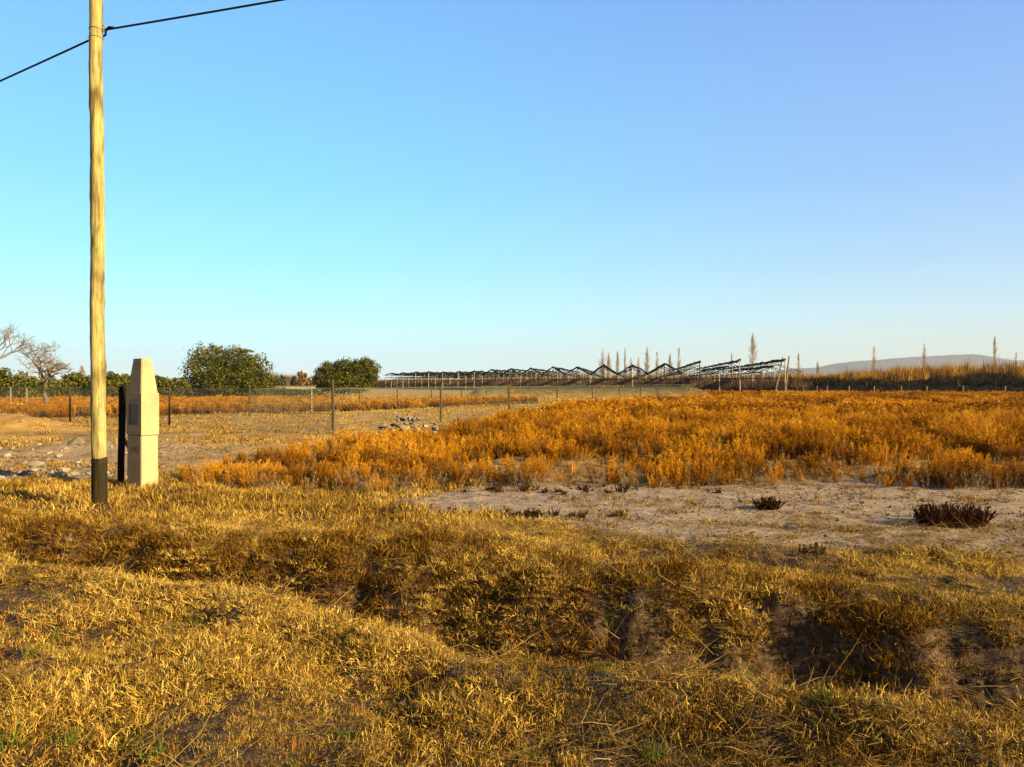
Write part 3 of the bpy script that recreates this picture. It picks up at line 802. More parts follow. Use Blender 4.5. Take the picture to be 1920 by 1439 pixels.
straw_stops = [(0, (.028, .017, .008)), (.22, (.11, .06, .018)), (.45, (.37, .215, .038)), (.68, (.70, .46, .085)), (1, (.97, .74, .27))]
grass_m = leaf_mat('dry_grass_blades', straw_stops, .2, tw=.35)
bush_m = leaf_mat('bushy_grass_blades', [(0, (.03, .015, .006)), (.3, (.13, .062, .012)), (.6, (.40, .21, .028)), (.85, (.64, .40, .07)), (1, (.88, .62, .16))], .2, tw=.35)
stub_m = leaf_mat('stubble_stalks', [(0, (.16, .065, .02)), (.6, (.42, .17, .035)), (1, (.62, .30, .07))], .3)
green_m = leaf_mat('green_grass_blades', [(0, (.05, .085, .012)), (1, (.24, .29, .04))], .35)
strawlong_m = leaf_mat('straw', [(0, (.10, .06, .022)), (.6, (.28, .18, .06)), (1, (.48, .35, .15))], .25)
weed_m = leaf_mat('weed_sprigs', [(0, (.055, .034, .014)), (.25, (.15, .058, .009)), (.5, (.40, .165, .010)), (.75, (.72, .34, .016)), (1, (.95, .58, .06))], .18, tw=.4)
stem_m = leaf_mat('weed_stems', [(0, (.07, .04, .02)), (.6, (.22, .13, .05)), (1, (.38, .27, .13))], .15)
dead_m = leaf_mat('dead_stems', [(0, (.14, .10, .06)), (1, (.42, .32, .20))], .1)
rust_m = leaf_mat('rusty_sprigs', [(0, (.03, .015, .007)), (.6, (.10, .045, .016)), (1, (.22, .12, .035))], .25)

def tuft(n, rad, h, w, tilt, curl, mat, nm):
    bl = []
    for i in range(n):
        a = random.uniform(0, 6.283); r_ = rad * math.sqrt(random.random())
        b0 = Vector((r_ * math.cos(a), r_ * math.sin(a), -.01))
        d0 = rdir(abs(random.gauss(0, tilt)), a + random.gauss(0, .8)); d1 = (d0 + rdir(curl * random.uniform(.5, 1.4)) * 1.0).normalized()
        bl.append((b0, d0, d1, h * random.uniform(.45, 1.25), w * random.uniform(.6, 1.3), random.random() ** 1.45))
    return blades_mesh(nm, mat, bl)
random.seed(5)
g_near = coll('grass', [tuft(96, .08, .042, .0027, 1.0, 2.3, grass_m, 'g') for _ in range(6)] + [tuft(44, .05, .066, .0026, .75, 1.9, grass_m, 'g') for _ in range(2)])
g_bush = coll('bush', [tuft(80, .08, .10, .0046, .7, 2.1, bush_m, 'g') for _ in range(5)])
g_mid = coll('grassm', [tuft(50, .13, .10, .008, .6, 1.3, grass_m, 'g') for _ in range(6)])
g_far = coll('grassf', [tuft(46, .35, .12, .02, .7, 1.3, grass_m, 'g') for _ in range(5)])
def mat_of_straw(n, rad, Lg, nm):
    bl = []
    for i in range(n):
        a = random.uniform(0, 6.283); r_ = rad * math.sqrt(random.random()); t = random.uniform(1.15, 1.6)
        d0 = rdir(t, random.uniform(0, 6.283)); d1 = (d0 + rdir(random.uniform(1.2, 1.9)) * .45).normalized()
        bl.append((Vector((r_ * math.cos(a), r_ * math.sin(a), random.uniform(.005, .05))), d0, d1, Lg * random.uniform(.4, 1.5), random.uniform(.002, .0042), random.random()))
    return blades_mesh(nm, strawlong_m, bl)
g_straw = coll('straw', [mat_of_straw(26, .12, .20, 's') for _ in range(5)] + [mat_of_straw(6, .2, .34, 's') for _ in range(2)] + [mat_of_straw(20, .1, .12, 's')])
g_stub = coll('stub', [tuft(14, .03, .085, .0036, .16, .35, stub_m, 's') for _ in range(4)] + [tuft(6, .02, .15, .0045, .2, .5, strawlong_m, 's') for _ in range(3)])
g_green = coll('green', [tuft(30, .04, .09, .005, .55, 1.0, green_m, 's') for _ in range(4)])

def weed(h, spread, nst, nm, leafw=.011, dense=1.0, sm=None, lm=None):
    sm = sm or stem_m; lm = lm or weed_m
    vs, fs, vv, mi = [], [], [], []
    def strip(p, q_, w, v, m_):
        d = (q_ - p); sd = d.cross(Vector((random.uniform(-1, 1), random.uniform(-1, 1), .3)))
        if sd.length < 1e-8: return
        sd = sd.normalized() * w * .5; k = len(vs)
        vs.extend([p - sd, p + sd, q_ + sd * .55, q_ - sd * .55]); fs.append((k, k + 1, k + 2, k + 3)); vv.append(v); mi.append(m_)
    for i in range(nst):
        az = random.uniform(0, 6.283); r_ = .07 * random.random()
        p = Vector((r_ * math.cos(az), r_ * math.sin(az), -.03)); H = h * random.uniform(.6, 1.1)
        d = rdir(random.uniform(.05, spread), az)
        nseg = 5; sv = random.random()
        for s in range(nseg):
            q_ = p + d * H / nseg; strip(p, q_, .007 * (1 - .13 * s), sv * .7, 0)
            d = (d + rdir(random.uniform(0, .9)) * .22 + Vector((0, 0, .05))).normalized()
            nt_ = int((2 if s == 0 else 5) * dense)
            for t in range(nt_):
                b0 = p.lerp(q_, random.random()); td = (d * .8 + rdir(random.uniform(.2, 1.5)) * .75).normalized()
                TL = H * random.uniform(.08, .24) * (1.15 - .12 * s)
                e_ = b0 + td * TL; strip(b0, e_, .0045, .3 + sv * .5, 0 if s == 0 else 1)
                if s == 0 and random.random() < .7: continue
                for l in range(6):
                    c = b0.lerp(e_, .15 + .85 * random.random()); ld = (td * .6 + rdir(random.uniform(0, 1.8))).normalized()
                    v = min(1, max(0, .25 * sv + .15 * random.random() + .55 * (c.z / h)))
                    strip(c, c + ld * random.uniform(.018, .04), leafw * random.uniform(.6, 1.3), v, 1)
            p = q_
    me = bpy.data.meshes.new(nm); me.from_pydata([tuple(v) for v in vs], [], fs); me.materials.append(sm); me.materials.append(lm)
    fattr(me, 'v', vv, 'FACE'); me.polygons.foreach_set('material_index', mi); me.update(); return me
random.seed(9)
g_weed = coll('weed', [weed(.62, .48, 12, 'w', leafw=.0075, dense=1.1) for _ in range(7)])
g_weed = coll('weedmix', [o.data for o in g_weed.objects] + [tuft(46, .09, .62, .006, .22, .5, weed_m, 'w') for _ in range(2)] + [weed(.5, .6, 9, 'w', leafw=.006, dense=.5, sm=stem_m, lm=stem_m) for _ in range(3)])
g_weedf = coll('weedf', [weed(.62, .55, 12, 'w', leafw=.03, dense=.7) for _ in range(5)])
g_dead = coll('dead', [weed(.38, .75, 6, 'w', dense=.35, sm=dead_m, lm=dead_m, leafw=.004) for _ in range(5)])
g_rust = coll('rust', [weed(.22, 1.1, 12, 'w', dense=.8, sm=rust_m, lm=rust_m, leafw=.008) for _ in range(4)])

def rots(n, tilt=.15): return np.stack([rng.normal(0, tilt, n), rng.normal(0, tilt, n), rng.uniform(0, 6.283, n)], 1)
def scl3(s, jit=.15):
    n = len(s); return np.stack([s * rng.uniform(1 - jit, 1 + jit, n)] * 2 + [s * rng.uniform(1 - jit, 1 + jit, n)], 1)

def weed_zone(x, y):
    """where the orange weeds stand"""
    w = (fbm(x * .55, y * .55, 91, 4) - .5)
    lo = np.interp(x, [-6, -5.2, -3.2, -1.8, -.9, 1, 3, 5, 8, 14], [12.6, 11.9, 10.6, 10.3, 11.5, 11.7, 11.5, 11.3, 11.1, 11.0]) + w * 1.1
    left = np.interp(y, [10, 12, 14, 15.5, 17, 19.2, 22, 27, 36, 44, 60, 80], [-5.2, -5.9, -5.7, -5.3, -4.5, -2.6, -2.4, -1.4, -.2, 3.0, 13.0, 21]) + w * 1.6
    return sst(-.15, .35, y - lo) * sst(-.2, .5, x - left) * (1 - sst(88, 92, y))
def ditch_t(x, y): return (y - zn(x)) / np.maximum(zf(x) - zn(x), .3)
def bare_bank(x, y):
    """soil faces on the far bank of the ditch with little growth"""
    t = ditch_t(x, y); b_ = sst(.25, .5, t) * (1 - sst(.98, 1.06, t))
    p = sst(.40, .50, fbm(x * 1.3 + 3, y * .8, 101, 3)) * sst(.4, .8, x)
    return b_ * p

PATCH = lambda x, y: fbm(x * 1.15, y * 1.15, 111, 4)
# --- near grass
x, y = sample(66000, -8, 8, 2.3, 9.0)
k = in_view(x, y, .6); x, y = x[k], y[k]
dens = .95 - sand_mask(x, y) * .97 - bare_bank(x, y) * .85
dens *= (.36 + .68 * sst(.38, .54, PATCH(x, y))) * (.45 + .75 * sst(.36, .50, fbm(x * 4.5, y * 4.5, 207, 2)))
t_ = ditch_t(x, y); floor_ = sst(.12, .3, t_) * (1 - sst(.7, .85, t_)); dens = dens * (1 - .55 * floor_)
k = rng.random(len(x)) < dens; x, y = x[k], y[k]; n = len(x)
tint = np.clip(sst(.40, .60, PATCH(x * 1.1 + 5, y * 1.1)) * .8 + rng.normal(-.16, .27, n) + .22 * np.exp(-((ditch_t(x, y) + .12) / .12) ** 2) + .27 * sst(3.4, 6, y) - .18 * (1 - sst(3.4, 4.6, y)) * sst(-2, 1, x), 0, 1)  # lit look of the ditch crest painted into the tint; near right tinted darker
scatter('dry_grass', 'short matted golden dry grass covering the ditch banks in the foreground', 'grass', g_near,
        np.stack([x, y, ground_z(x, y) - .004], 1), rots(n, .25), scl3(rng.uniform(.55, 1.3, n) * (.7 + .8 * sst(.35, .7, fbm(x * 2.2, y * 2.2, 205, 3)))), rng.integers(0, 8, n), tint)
print('near grass', n)
# --- bushy tufts hanging on the far bank of the ditch and standing on its rim
x, y = sample(34000, -9, 7, 4, 10); k = in_view(x, y, .6); x, y = x[k], y[k]
t_ = ditch_t(x, y); dens = sst(.72, .86, t_) * (1 - sst(1.1, 1.35, t_)) * (.5 + .6 * sst(.4, .55, fbm(x * 1.6, y * 1.6, 209, 3))) * (1 - .9 * bare_bank(x, y)) * np.interp(x, [-1, 1], [1, .55])
k = rng.random(len(x)) < dens; x, y = x[k], y[k]; n = len(x)
az = rng.uniform(0, 6.283, n)
scatter('bushy_grass', 'bushy golden brown grass hanging over the far bank of the ditch', 'grass', g_bush, np.stack([x, y, ground_z(x, y) - .01], 1), np.stack([rng.normal(.45, .25, n), rng.normal(0, .3, n), rng.normal(0, .5, n)], 1), scl3(rng.uniform(.55, 1.3, n)), rng.integers(0, 5, n), np.clip(fbm(x * 2, y * 2, 211, 3) * .9 + rng.normal(-.08, .2, n), 0, 1))
print('bushy', n)
# --- mid grass
x, y = sample(30000, -16, 10, 8.4, 20)
k = in_view(x, y, .5) & (x < 12 - (y - 8) * 3); x, y = x[k], y[k]
w = weed_zone(x, y)
dens = (.85 - sand_mask(x, y) * .93) * (1 - .8 * w) * (.35 + .8 * sst(.35, .55, PATCH(x * .8, y * .8)))
k = rng.random(len(x)) < dens; x, y = x[k], y[k]; n = len(x)
scatter('dry_grass', 'pale yellow dry grass around the foot of the pole and pillar', 'grass', g_mid,
        np.stack([x, y, ground_z(x, y) - .004], 1), rots(n, .2), scl3(rng.uniform(.6, 1.2, n)), rng.integers(0, 6, n), np.clip(sst(.2, .8, PATCH(x + 5, y)) * .6 + rng.normal(.2, .16, n), 0, 1))
print('mid grass', n)
# --- far yard grass
x, y = sample(42000, -60, 30, 16, 90)
k = in_view(x, y, 1) & (rng.random(len(x)) < np.clip(26 / y, 0, 1)); x, y = x[k], y[k]
w = weed_zone(x, y); dens = (.75 - sand_mask(x, y) * .7) * (1 - w) * (1 - .97 * green_bank(x, y)) * (.25 + .9 * sst(.4, .6, fbm(x * .25, y * .4, 121, 4)))
k = rng.random(len(x)) < dens; x, y = x[k], y[k]; n = len(x)
s = rng.uniform(.6, 1.3, n) * np.clip(y / 45, .7, 1.6)
scatter('dry_grass', 'flattened straw coloured grass across the fenced yard', 'grass', g_far,
        np.stack([x, y, ground_z(x, y)], 1), rots(n, .15), scl3(s), rng.integers(0, 5, n), np.clip(fbm(x * .2, y * .5, 131, 3) * .8 + rng.normal(.1, .15, n), 0, 1))
print('far grass', n)
# --- straw mats
x, y = sample(9000, -6, 7, 2.3, 8.5); k = in_view(x, y, .5); x, y = x[k], y[k]
dens = .08 + .5 * sst(.46, .62, fbm(x * .9 + 9, y * .9, 141, 3)) * sst(-1.5, .6, x) + .15 * sand_mask(x, y); dens *= (1 - .6 * sand_mask(x, y))
k = rng.random(len(x)) < dens; x, y = x[k], y[k]; n = len(x)
scatter('straw', 'loose long straw lying over the ditch banks', 'straw', g_straw, np.stack([x, y, ground_z(x, y) + .01], 1), rots(n, .25), scl3(rng.uniform(.6, 1.3, n)), rng.integers(0, 8, n), rng.random(n))
# --- stubble
x, y = sample(6500, -5, 6, 2.3, 9.5); k = in_view(x, y, .5); x, y = x[k], y[k]
dens = .10 + .5 * sst(.5, .62, fbm(x * .8 + 2, y * .8, 151, 3)) * (1 - sst(4.2, 5.6, y)); dens *= 1 - sand_mask(x, y)
k = rng.random(len(x)) < dens; x, y = x[k], y[k]; n = len(x)
scatter('stubble', 'short upright orange brown stubble in the foreground grass', 'stubble', g_stub, np.stack([x, y, ground_z(x, y)], 1), rots(n, .12), scl3(rng.uniform(.5, 1.1, n)), rng.integers(0, 7, n), rng.random(n))
# --- green shoots
gp = [(20, 1415), (225, 1400), (120, 1395), (300, 1420), (640, 1380), (1085, 1225), (1250, 1290), (1230, 1430), (1460, 1290), (1540, 1360), (1690, 1290), (1760, 1340), (1380, 1335), (1215, 1105), (1640, 1270), (1120, 1300)]
gx, gy = [], []
for (px, py) in gp:
    Z = CAM_H * F / (py - HY)
    for _ in range(2):
        gx.append(PX(px, Z) + random.uniform(-.05, .05)); gy.append(Z + random.uniform(-.05, .08))
x2, y2 = sample(90, -5, 6, 3, 7.5); k = in_view(x2, y2, 0) & (fbm(x2, y2, 161, 3) > .52)
gx = np.concatenate([gx, x2[k]]); gy = np.concatenate([gy, y2[k]]); n = len(gx)
scatter('green_grass', 'sparse fresh green grass shoots among the straw', 'grass', g_green, np.stack([gx, gy, ground_z(gx, gy) + .005], 1), rots(n, .15), scl3(rng.uniform(.6, 1.2, n)), rng.integers(0, 4, n), rng.random(n))
# --- orange weeds, near part
x, y = sample(38000, -7, 26, 9.8, 32); k = in_view(x, y, 1); x, y = x[k], y[k]
cl = fbm(x * .75, y * .75, 171, 4)
hole = sst(.50, .62, fbm(x * .8 + 40, y * .5, 222, 3))
dens = weed_zone(x, y) * (.15 + 1.0 * sst(.38, .52, cl) + .8 * (1 - sst(-2.5, .5, x))) * np.clip(20 / y, .35, 1) * .62 * (1 - .5 * hole)
k = rng.random(len(x)) < dens; x, y = x[k], y[k]; n = len(x); cl = cl[k]
edge = np.clip((y - 11) / 5, 0, 1)
hs = (.46 + .30 * edge) * rng.uniform(.45, 1.25, n) * (.75 + .5 * sst(.35, .65, cl)) * np.interp(x - (y - 12) * .15, [-6, -3.5, -1, 1], [.62, .72, .92, .98])
tint = np.clip(sst(.32, .68, fbm(x * .7, y * .7, 181, 3)) * .95 - .15 + rng.normal(.1, .27, n) + .15 * edge, 0, 1)
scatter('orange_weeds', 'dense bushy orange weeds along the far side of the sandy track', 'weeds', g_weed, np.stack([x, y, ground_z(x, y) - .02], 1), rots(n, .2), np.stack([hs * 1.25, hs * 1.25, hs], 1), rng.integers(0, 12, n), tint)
print('weeds near', n)
x, y = sample(42000, -5, 70, 31, 92); k = in_view(x, y, 1); x, y = x[k], y[k]
cl = fbm(x * .3, y * .3, 171, 4)
dens = weed_zone(x, y) * (.30 + .8 * sst(.4, .6, cl)) * np.clip(36 / y, .2, 1) * .8 * (1 - green_bank(x, y)) * (1 - sst(71, 73, y) * (1 - sst(20, 24, x)))
k = rng.random(len(x)) < dens; x, y = x[k], y[k]; n = len(x); cl = cl[k]
hs = rng.uniform(.75, 1.35, n) * (.8 + .45 * sst(.35, .65, cl)) * np.interp(y, [30, 60, 90], [.68, .68, .7])
tint = np.clip(sst(.3, .7, fbm(x * .2, y * .2, 181, 3)) * .8 + rng.normal(.05, .25, n), 0, 1)
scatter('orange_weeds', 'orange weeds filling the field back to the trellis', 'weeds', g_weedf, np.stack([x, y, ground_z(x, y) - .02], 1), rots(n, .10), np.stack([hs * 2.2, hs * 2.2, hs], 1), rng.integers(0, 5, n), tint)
print('weeds far', n)
# --- orange strip behind the yard on the left
x, y = sample(22000, -42, 2, 33, 62); k = in_view(x, y, 1); x, y = x[k], y[k]
lo = np.interp(x, [-40, -18, -12, -5, 2], [32, 33.5, 40, 48, 58])
dens = sst(-.5, 1, y - lo + (fbm(x * .3, y * .3, 5, 3) - .5) * 5) * (.15 + .5 * sst(.4, .6, fbm(x * .4, y * .4, 6, 3)))
k = rng.random(len(x)) < dens; x, y = x[k], y[k]; n = len(x); hs = rng.uniform(.4, .9, n)
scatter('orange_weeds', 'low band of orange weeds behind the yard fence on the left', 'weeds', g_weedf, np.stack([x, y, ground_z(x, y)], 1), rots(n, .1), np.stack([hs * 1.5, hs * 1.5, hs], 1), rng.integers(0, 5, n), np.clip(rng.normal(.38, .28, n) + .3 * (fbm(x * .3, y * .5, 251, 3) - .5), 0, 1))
# --- bleached dead stems at the weed edge
x, y = sample(5200, -6, 14, 10, 14.5); k = in_view(x, y, 1); x, y = x[k], y[k]
w = weed_zone(x, y); dens = ((w > .02) & (w < .9)) * .55 + .03 * sand_mask(x, y) + .12 * (w >= .9); k = rng.random(len(x)) < dens * .36; x, y = x[k], y[k]; n = len(x)
scatter('dead_stems', 'bleached bare stems along the near edge of the orange weeds', 'stems', g_dead, np.stack([x, y, ground_z(x, y) - .01], 1), rots(n, .15), scl3(rng.uniform(.35, 1.1, n)), rng.integers(0, 5, n), rng.random(n))
# --- low rusty growth
x, y = sample(9000, -4, 12, 6.3, 13); k = in_view(x, y, 1); x, y = x[k], y[k]
dens = .9 * np.exp(-(((x - .15) / .85) ** 2 + ((y - 9.15) / .16) ** 2)) + .2 * np.exp(-(((x - 1.2) / 1.6) ** 2 + ((y - 11.2) / .3) ** 2)) + .2 * np.exp(-(((x - 4.0) / 1.6) ** 2 + ((y - 6.75) / .22) ** 2))
k = rng.random(len(x)) < dens * .9; x, y = x[k], y[k]; n = len(x)
scatter('rusty_growth', 'low dark rust brown growth creeping over the sandy track', 'ground cover', g_rust, np.stack([x, y, ground_z(x, y) - .01], 1), rots(n, .2), scl3(rng.uniform(.22, .55, n) * (1 - .35 * ((y > 9.6) & (y < 10.8)))), rng.integers(0, 4, n), np.clip(rng.normal(.45, .3, n), 0, 1))

# --- crumbs of earth and litter on the sandy track
def clod(seed):
    bm = bmesh.new(); bmesh.ops.create_icosphere(bm, subdivisions=1, radius=1); rr = random.Random(seed)
    for v in bm.verts: v.co *= rr.uniform(.6, 1.2); v.co.z *= .6
    me = bpy.data.meshes.new('clod'); bm.to_mesh(me); bm.free(); me.materials.append(clod_m); fattr(me, 'v', [rr.random() for _ in me.polygons], 'FACE'); return me
clod_m = leaf_mat('earth_crumbs', [(0, (.05, .03, .018)), (.5, (.16, .105, .065)), (1, (.30, .21, .14))], 0.0)
g_clod = coll('clod', [clod(i) for i in range(5)])
x, y = sample(60000, -11, 12, 2.4, 18); k = in_view(x, y, .5); x, y = x[k], y[k]
dens = (.55 * sand_mask(x, y) * (.3 + .9 * sst(.4, .6, fbm(x * 1.5, y * 3, 231, 4))) + .95 * bare_bank(x, y) + .10) * np.clip(14 / y, .5, 1); k = rng.random(len(x)) < dens; x, y = x[k], y[k]; n = len(x)
scatter('earth_crumbs', 'crumbly clods of earth on the sandy track and ditch banks', 'clods', g_clod, np.stack([x, y, ground_z(x, y)], 1), rots(n, .5), scl3(rng.uniform(.006, .022, n) * (1 + (rng.random(n) > .95) * 1.0), .4), rng.integers(0, 5, n), rng.random(n))
print('clods', n)
x, y = sample(16000, -11, 12, 6.5, 18); k = in_view(x, y, .5); x, y = x[k], y[k]
dens = .55 * sand_mask(x, y) * sst(.44, .58, fbm(x * 1.1 + 7, y * 2.2, 241, 4)); k = rng.random(len(x)) < dens; x, y = x[k], y[k]; n = len(x)
scatter('dry_grass', 'thin patches of dead short grass on the sandy track', 'grass', g_mid, np.stack([x, y, ground_z(x, y) - .004], 1), rots(n, .2), np.stack([rng.uniform(.5, 1.2, n), rng.uniform(.5, 1.2, n), rng.uniform(.2, .55, n)], 1), rng.integers(0, 6, n), np.clip(rng.normal(.2, .2, n), 0, 1))

# ------------------------------------------------------------------ vines, reeds, dark hedge on the right
vine_m = leaf_mat('vine_canes', [(0, (.05, .03, .018)), (.6, (.15, .09, .052)), (1, (.32, .20, .11))], .15)
reed_m = leaf_mat('reed_plumes', [(0, (.09, .04, .010)), (.45, (.28, .15, .02)), (.85, (.60, .33, .045)), (1, (.78, .50, .11))], .2, tw=.5)
hedge_m = leaf_mat('hedge_leaves', [(0, (.006, .007, .005)), (.7, (.04, .03, .014)), (1, (.13, .075, .025))], .1)
def canes(n, w_, h, nm, mat, wid, up=.6):
    bl = []
    for i in range(n):
        b0 = Vector((random.uniform(-w_, w_), random.uniform(-w_, w_), random.uniform(0, h * .6))); d0 = rdir(random.uniform(0, up)); d1 = (d0 + rdir(random.uniform(0, 1.6)) * .6).normalized()
        bl.append((b0, d0, d1, h * random.uniform(.3, .7), wid * random.uniform(.6, 1.4), random.random()))
    return blades_mesh(nm, mat, bl)
random.seed(15)
g_vine = coll('vine', [canes(90, 1.0, 2.0, 'v', vine_m, .05, 1.3) for _ in range(4)])
g_reed = coll('reed', [canes(110, .7, 3.0, 'r', reed_m, .07, .25) for _ in range(4)])
g_hedge = coll('hedge', [canes(150, .9, 1.5, 'h', hedge_m, .13, 1.4) for _ in range(4)])
n = 4200; a_ = rng.uniform(-.6, 20, n) * 7.0; s_ = rng.uniform(2, 62, n)
vx = T0.x + te.x * a_ + tr_.x * s_; vy = T0.y + te.y * a_ + tr_.y * s_
scatter('vines', 'brown leafless vines massed under the trellis nets', 'vines', g_vine, np.stack([vx, vy, np.zeros(n)], 1), rots(n, .1), scl3(rng.uniform(.8, 1.35, n)), rng.integers(0, 4, n), rng.random(n))
n = 1500; rx_ = rng.uniform(33, 110, n); ry_ = rng.uniform(106, 128, n)
k = rx_ > PX(1462, ry_); rx_, ry_ = rx_[k], ry_[k]; n = len(rx_)
hh = np.interp(rx_ / ry_ * F + 960, [1470, 1600, 1800, 1920, 2200], [.92, 1.0, 1.15, 1.3, 1.4])
scatter('reeds', 'tall golden reeds forming the band below the hills', 'reeds', g_reed, np.stack([rx_, ry_, np.zeros(n)], 1), rots(n, .06), np.stack([np.ones(n) * 1.2, np.ones(n), hh * (.56 + .78 * fbm(rx_ * .16, ry_ * 0, 261, 4)) * rng.uniform(.7, 1.15, n)], 1), rng.integers(0, 4, n), rng.random(n))
n = 1900; rx_ = rng.uniform(30, 92, n); ry_ = rng.uniform(98, 102, n)
k = rx_ > PX(1470, ry_); rx_, ry_ = rx_[k], ry_[k]; n = len(rx_)
hh = np.interp(rx_ / ry_ * F + 960, [1470, 1600, 1720, 1780, 1920], [1.2, 1.15, 1.3, 1.5, 1.35])
scatter('brush', 'dark brush in front of the golden reeds', 'brush', g_hedge, np.stack([rx_, ry_, np.zeros(n)], 1), rots(n, .1), np.stack([np.ones(n), np.ones(n), hh * (.55 + .9 * fbm(rx_ * .22, ry_ * 0, 262, 4)) * rng.uniform(.6, 1.2, n)], 1), rng.integers(0, 4, n), rng.random(n))
n = 2600; bx = rng.uniform(-75, 120, n); by = rng.uniform(222, 250, n); k = fbm(bx * .05, bx * 0, 271, 3) > .36; bx, by = bx[k], by[k]; n = len(bx)
scatter('far_brush', 'brown leafless brush line on the horizon behind the trellis', 'brush', g_vine, np.stack([bx, by, np.zeros(n)], 1), rots(n, .1), np.stack([np.ones(n) * 2.2, np.ones(n) * 2, (1.3 + 1.5 * fbm(bx * .12, bx * 0, 272, 3)) * rng.uniform(.6, 1.15, n)], 1), rng.integers(0, 4, n), np.clip(rng.normal(.75, .2, n), 0, 1))
# black shade netting on pale posts in front of the brush
sn = empty('shade_net_fence', (PX(1480, 95.5), 95.5, 0)); tag(sn, 'low black shade net on pale posts in front of the dark brush', 'fence')
mb = MB(); x0, x1 = 0, PX(2000, 95.5) - PX(1480, 95.5)
N_ = 90; vs = []
for i in range(N_ + 1):
    xx = x0 + (x1 - x0) * i / N_; zt = PH(725, 95.5) + .10 * math.sin(i * .9) + .08 * math.sin(i * 2.3)
    vs += [(xx, .05 * math.sin(i * 1.1), .35), (xx, .05 * math.sin(i * 1.1), zt), (xx, .05 * math.sin(i * 1.1) + .02, zt), (xx, .05 * math.sin(i * 1.1) + .02, .35)]
fs = []
for i in range(N_):
    for k in range(4): fs.append((i * 4 + k, i * 4 + 4 + k, i * 4 + 4 + (k + 1) % 4, i * 4 + (k + 1) % 4))
shade_m = noise_mat('shade_net', [(.3, (.004, .004, .005)), (.7, (.010, .011, .011))], scale=2)
for m_ in (shade_m, net_m, blk, black_m): m_.node_tree.nodes['Principled BSDF'].inputs['Specular IOR Level'].default_value = .03
mb.add(vs, fs); mb.build('net', shade_m, sn)
for px in (1506, 1532, 1551, 1592, 1639, 1690, 1738, 1806, 1885, 1950):
    mb = MB(); xx = PX(px, 95.2) - sn.location.x; mb.tube([(xx, -.2, -.1), (xx + .05, -.2, PH(724, 95.3))], .07 if px > 1560 else .05, 6); mb.build('post', postw_m, sn)

# ------------------------------------------------------------------ individual shrubs on the sand
def sand_shrub(px, py, wpx, hpx, label, n, seed):
    Z = CAM_H * F / (py - HY); random.seed(seed)
    x0 = PX(px, Z); root = empty('low_shrub', (x0, Z, float(ground_z(x0, Z)))); tag(root, label, 'shrub')
    W_ = wpx / 2 * Z / F; Hh = hpx * Z / F
    vs, fs, vv = [], [], []; st = MB()
    for i in range(n):
        a = random.uniform(0, 6.283); r_ = math.sqrt(random.random()) * .75; b0 = Vector((W_ * r_ * math.cos(a), .35 * W_ * r_ * math.sin(a), 0))
        d = (rdir(random.uniform(.1, 1.0), a if random.random() < .7 else None)); H = Hh * random.uniform(.5, 1.15) * (1.05 - .3 * r_)
        p = b0
        for s in range(3):
            q_ = p + d * H / 3; st.tube([p, q_], .004, 3, cap=False)
            for l in range(9):
                c = p.lerp(q_, random.random()); ld = (d + rdir(random.uniform(0, 1.8))).normalized() * random.uniform(.015, .05); sd = ld.cross(Vector((random.random(), random.random(), .4))).normalized() * .005
                k = len(vs); vs += [c - sd, c + sd, c + ld + sd * .5, c + ld - sd * .5]; fs.append((k, k + 1, k + 2, k + 3)); vv.append(random.random() * .8)
            d = (d + rdir(random.uniform(0, 1)) * .3).normalized(); p = q_
    me = bpy.data.meshes.new('foliage'); me.from_pydata([tuple(v) for v in vs], [], fs); me.materials.append(rust1_m); fattr(me, 'v', vv, 'FACE'); me.update()
    link(bpy.data.objects.new('foliage', me), root); st.build('stems', rust1_m, root)
rust1_m = leaf_mat('rusty_sprigs_plain', [(0, (.035, .014, .012)), (.6, (.10, .038, .020)), (1, (.24, .10, .03))], .2, inst=False)
sand_shrub(1783, 988, 165, 42, 'dark reddish low shrub on the sandy track near the right edge', 230, 3)
sand_shrub(1440, 955, 52, 22, 'small brown shrub at the weed edge in the middle of the sand', 60, 4)

# ------------------------------------------------------------------ stones
stone_m = noise_mat('pale_stone', [(.3, (.26, .21, .15)), (.7, (.50, .44, .35))], scale=5, bump=.4, coord='Object')
stoneg_m = noise_mat('grey_stone', [(.3, (.12, .10, .075)), (.7, (.28, .24, .18))], scale=5, bump=.4, coord='Object')
def stone_mesh(seed, mat):
    bm = bmesh.new(); bmesh.ops.create_icosphere(bm, subdivisions=4, radius=1); rr = random.Random(seed)
    sc = (rr.uniform(.8, 1.3), rr.uniform(.7, 1.1), rr.uniform(.5, .8)); o = rr.uniform(0, 50)
    pl = [(Vector((rr.gauss(0, 1), rr.gauss(0, 1), rr.gauss(0, 1))).normalized(), rr.uniform(.42, .8)) for _ in range(9)]
    for v in bm.verts:
        for nrm, d in pl:
            e_ = v.co.dot(nrm) - d
            if e_ > 0: v.co -= nrm * e_ * .92
        k = 1 + .10 * (float(vnoise(v.co.x * 2 + o, v.co.y * 2 + v.co.z * 1.7, seed)) - .5)
        v.co = Vector((v.co.x * sc[0] * k, v.co.y * sc[1] * k, v.co.z * sc[2] * k))
    me = bpy.data.meshes.new('stone'); bm.to_mesh(me); bm.free(); me.materials.append(mat); return me
sm_p = [stone_mesh(i, stone_m) for i in range(5)]; sm_g = [stone_mesh(20 + i, stoneg_m) for i in range(5)]
random.seed(77)
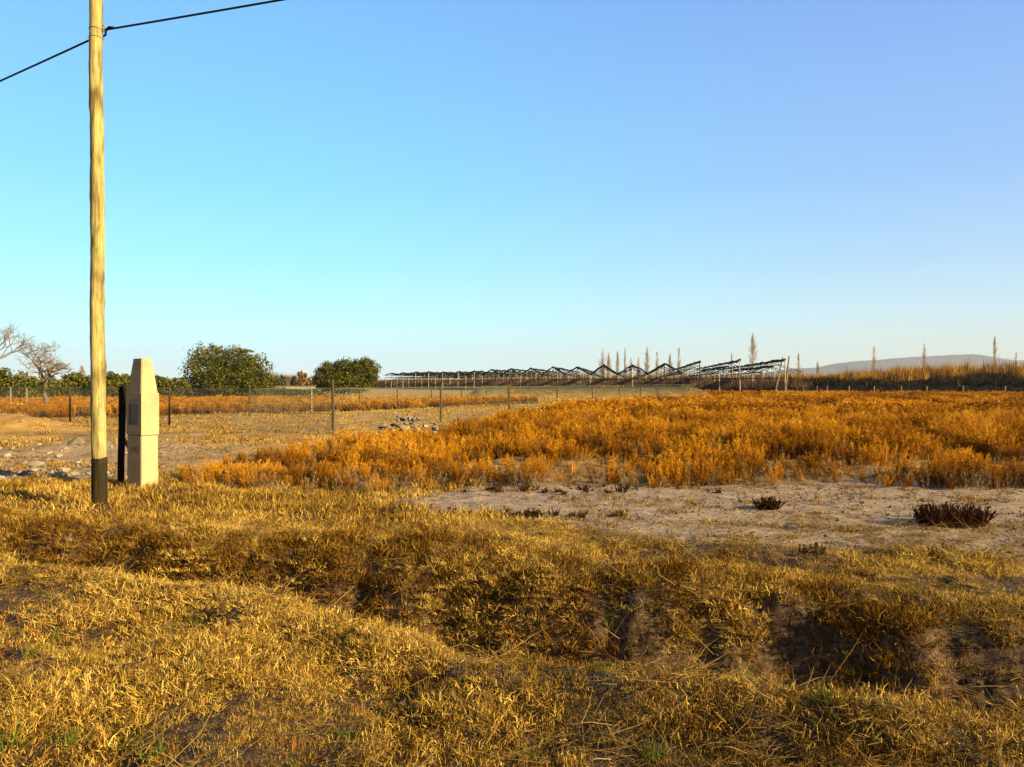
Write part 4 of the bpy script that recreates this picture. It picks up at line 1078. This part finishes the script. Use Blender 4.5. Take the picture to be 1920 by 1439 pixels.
def stone(x, y, r_, label, group=None, pale=True, dz=.25, z=None):
    o = link(bpy.data.objects.new('stone', random.choice(sm_p if pale else sm_g)))
    o.location = (x, y, (float(ground_z(x, y)) if z is None else z) + r_ * dz); o.scale = (r_, r_, r_); o.rotation_euler = (random.uniform(-.3, .3), random.uniform(-.3, .3), random.uniform(0, 6.28))
    return tag(o, label, 'stone', group)
def pxy(px, py): Z = CAM_H * F / (py - HY); return PX(px, Z), Z
for (px, py, wpx, lb) in [(118, 886, 24, 'largest whitish stone left of the pole foot'), (140, 893, 18, 'round white stone touching the largest one, nearer the pole'), (172, 880, 14, 'bright white stone right against the pole'),
                     (70, 876, 26, 'flat pale yellow slab left of the largest stone'), (48, 872, 14, 'small pale stone left of the flat slab'), (118, 846, 22, 'grey white stone further back above the rubble'), (142, 850, 26, 'broad grey stone further back, nearest the pole'),
                     (84, 843, 16, 'dark violet grey stone in the back row of rubble'), (130, 874, 9, 'small stone behind the largest whitish one'), (146, 876, 9, 'small white stone behind the round one'),
                     (12, 862, 20, 'yellowish stone near the left edge'), (205, 895, 12, 'grey stone between pole and black post'), (212, 908, 10, 'small stone at the foot of the black post'), (229, 888, 8, 'little bright stone beside the pillar'), (232, 905, 12, 'pale stone against the foot of the pillar')]:
    x, y = pxy(px, py); stone(x, y, wpx / 2 / F * y, lb, pale='dark' not in lb and 'grey stone' not in lb)
for i in range(90):
    px, py = random.uniform(-5, 240), random.choice([random.gauss(848, 6), random.gauss(878, 9), random.gauss(893, 6)]); x, y = pxy(px, py)
    stone(x, y, random.uniform(.03, .10), 'small loose stone of the rubble scatter left of the pillar', 'rubble scattered left of the pillar', pale=random.random() < .6)
# heap by the fence
hx, hy = pxy(752, 833)
for i in range(120):
    u = random.gauss(0, .42); u = max(-1, min(1, u)); v = random.uniform(-1, 1)
    prof_h = .85 * max(0, 1 - abs((u - .25) / 1.3) ** 1.6) * (1 - v * v * .8)
    z = random.uniform(.0, 1) * prof_h
    stone(hx + u * 1.05, hy + v * .5, random.uniform(.05, .14) * (1.1 - .3 * abs(u)), 'broken stone in the grey heap standing at the edge of the weeds', 'stones of the rubble heap', pale=random.random() < .3, dz=0, z=.02 + z + float(ground_z(hx, hy)))
for (px, py, w_, lb) in [(755, 1307, 14, 'small white stone alone in the foreground grass'), (594, 1157, 17, 'pale rounded stone on the crest of the near ditch bank'), (1684, 1236, 12, 'small orange tinted stone on the far ditch bank'), (1448, 1228, 10, 'tiny grey stone on the far ditch bank')]:
    x, y = pxy(px, py)
    if py > 1150 and py < 1300 and px > 1000:
        y = y * .9 + .9; x = PX(px, y)
    stone(x, y, w_ / 2 / F * y, lb, dz=.9)

# ------------------------------------------------------------------ haze
hz = MB(); hz.box((0, 2150, 84), (9400, 4700, 172))
hzm = bpy.data.materials.new('haze_air'); hzm.use_nodes = True; nt = hzm.node_tree; nt.nodes.clear()
ho = nt.nodes.new('ShaderNodeOutputMaterial'); pv = nt.nodes.new('ShaderNodeVolumePrincipled')
pv.inputs['Color'].default_value = (.56, .70, .98, 1); pv.inputs['Density'].default_value = HAZE; pv.inputs['Anisotropy'].default_value = 0.0
nt.links.new(pv.outputs[0], ho.inputs['Volume'])
tag(hz.build('haze', hzm), kind='stuff')
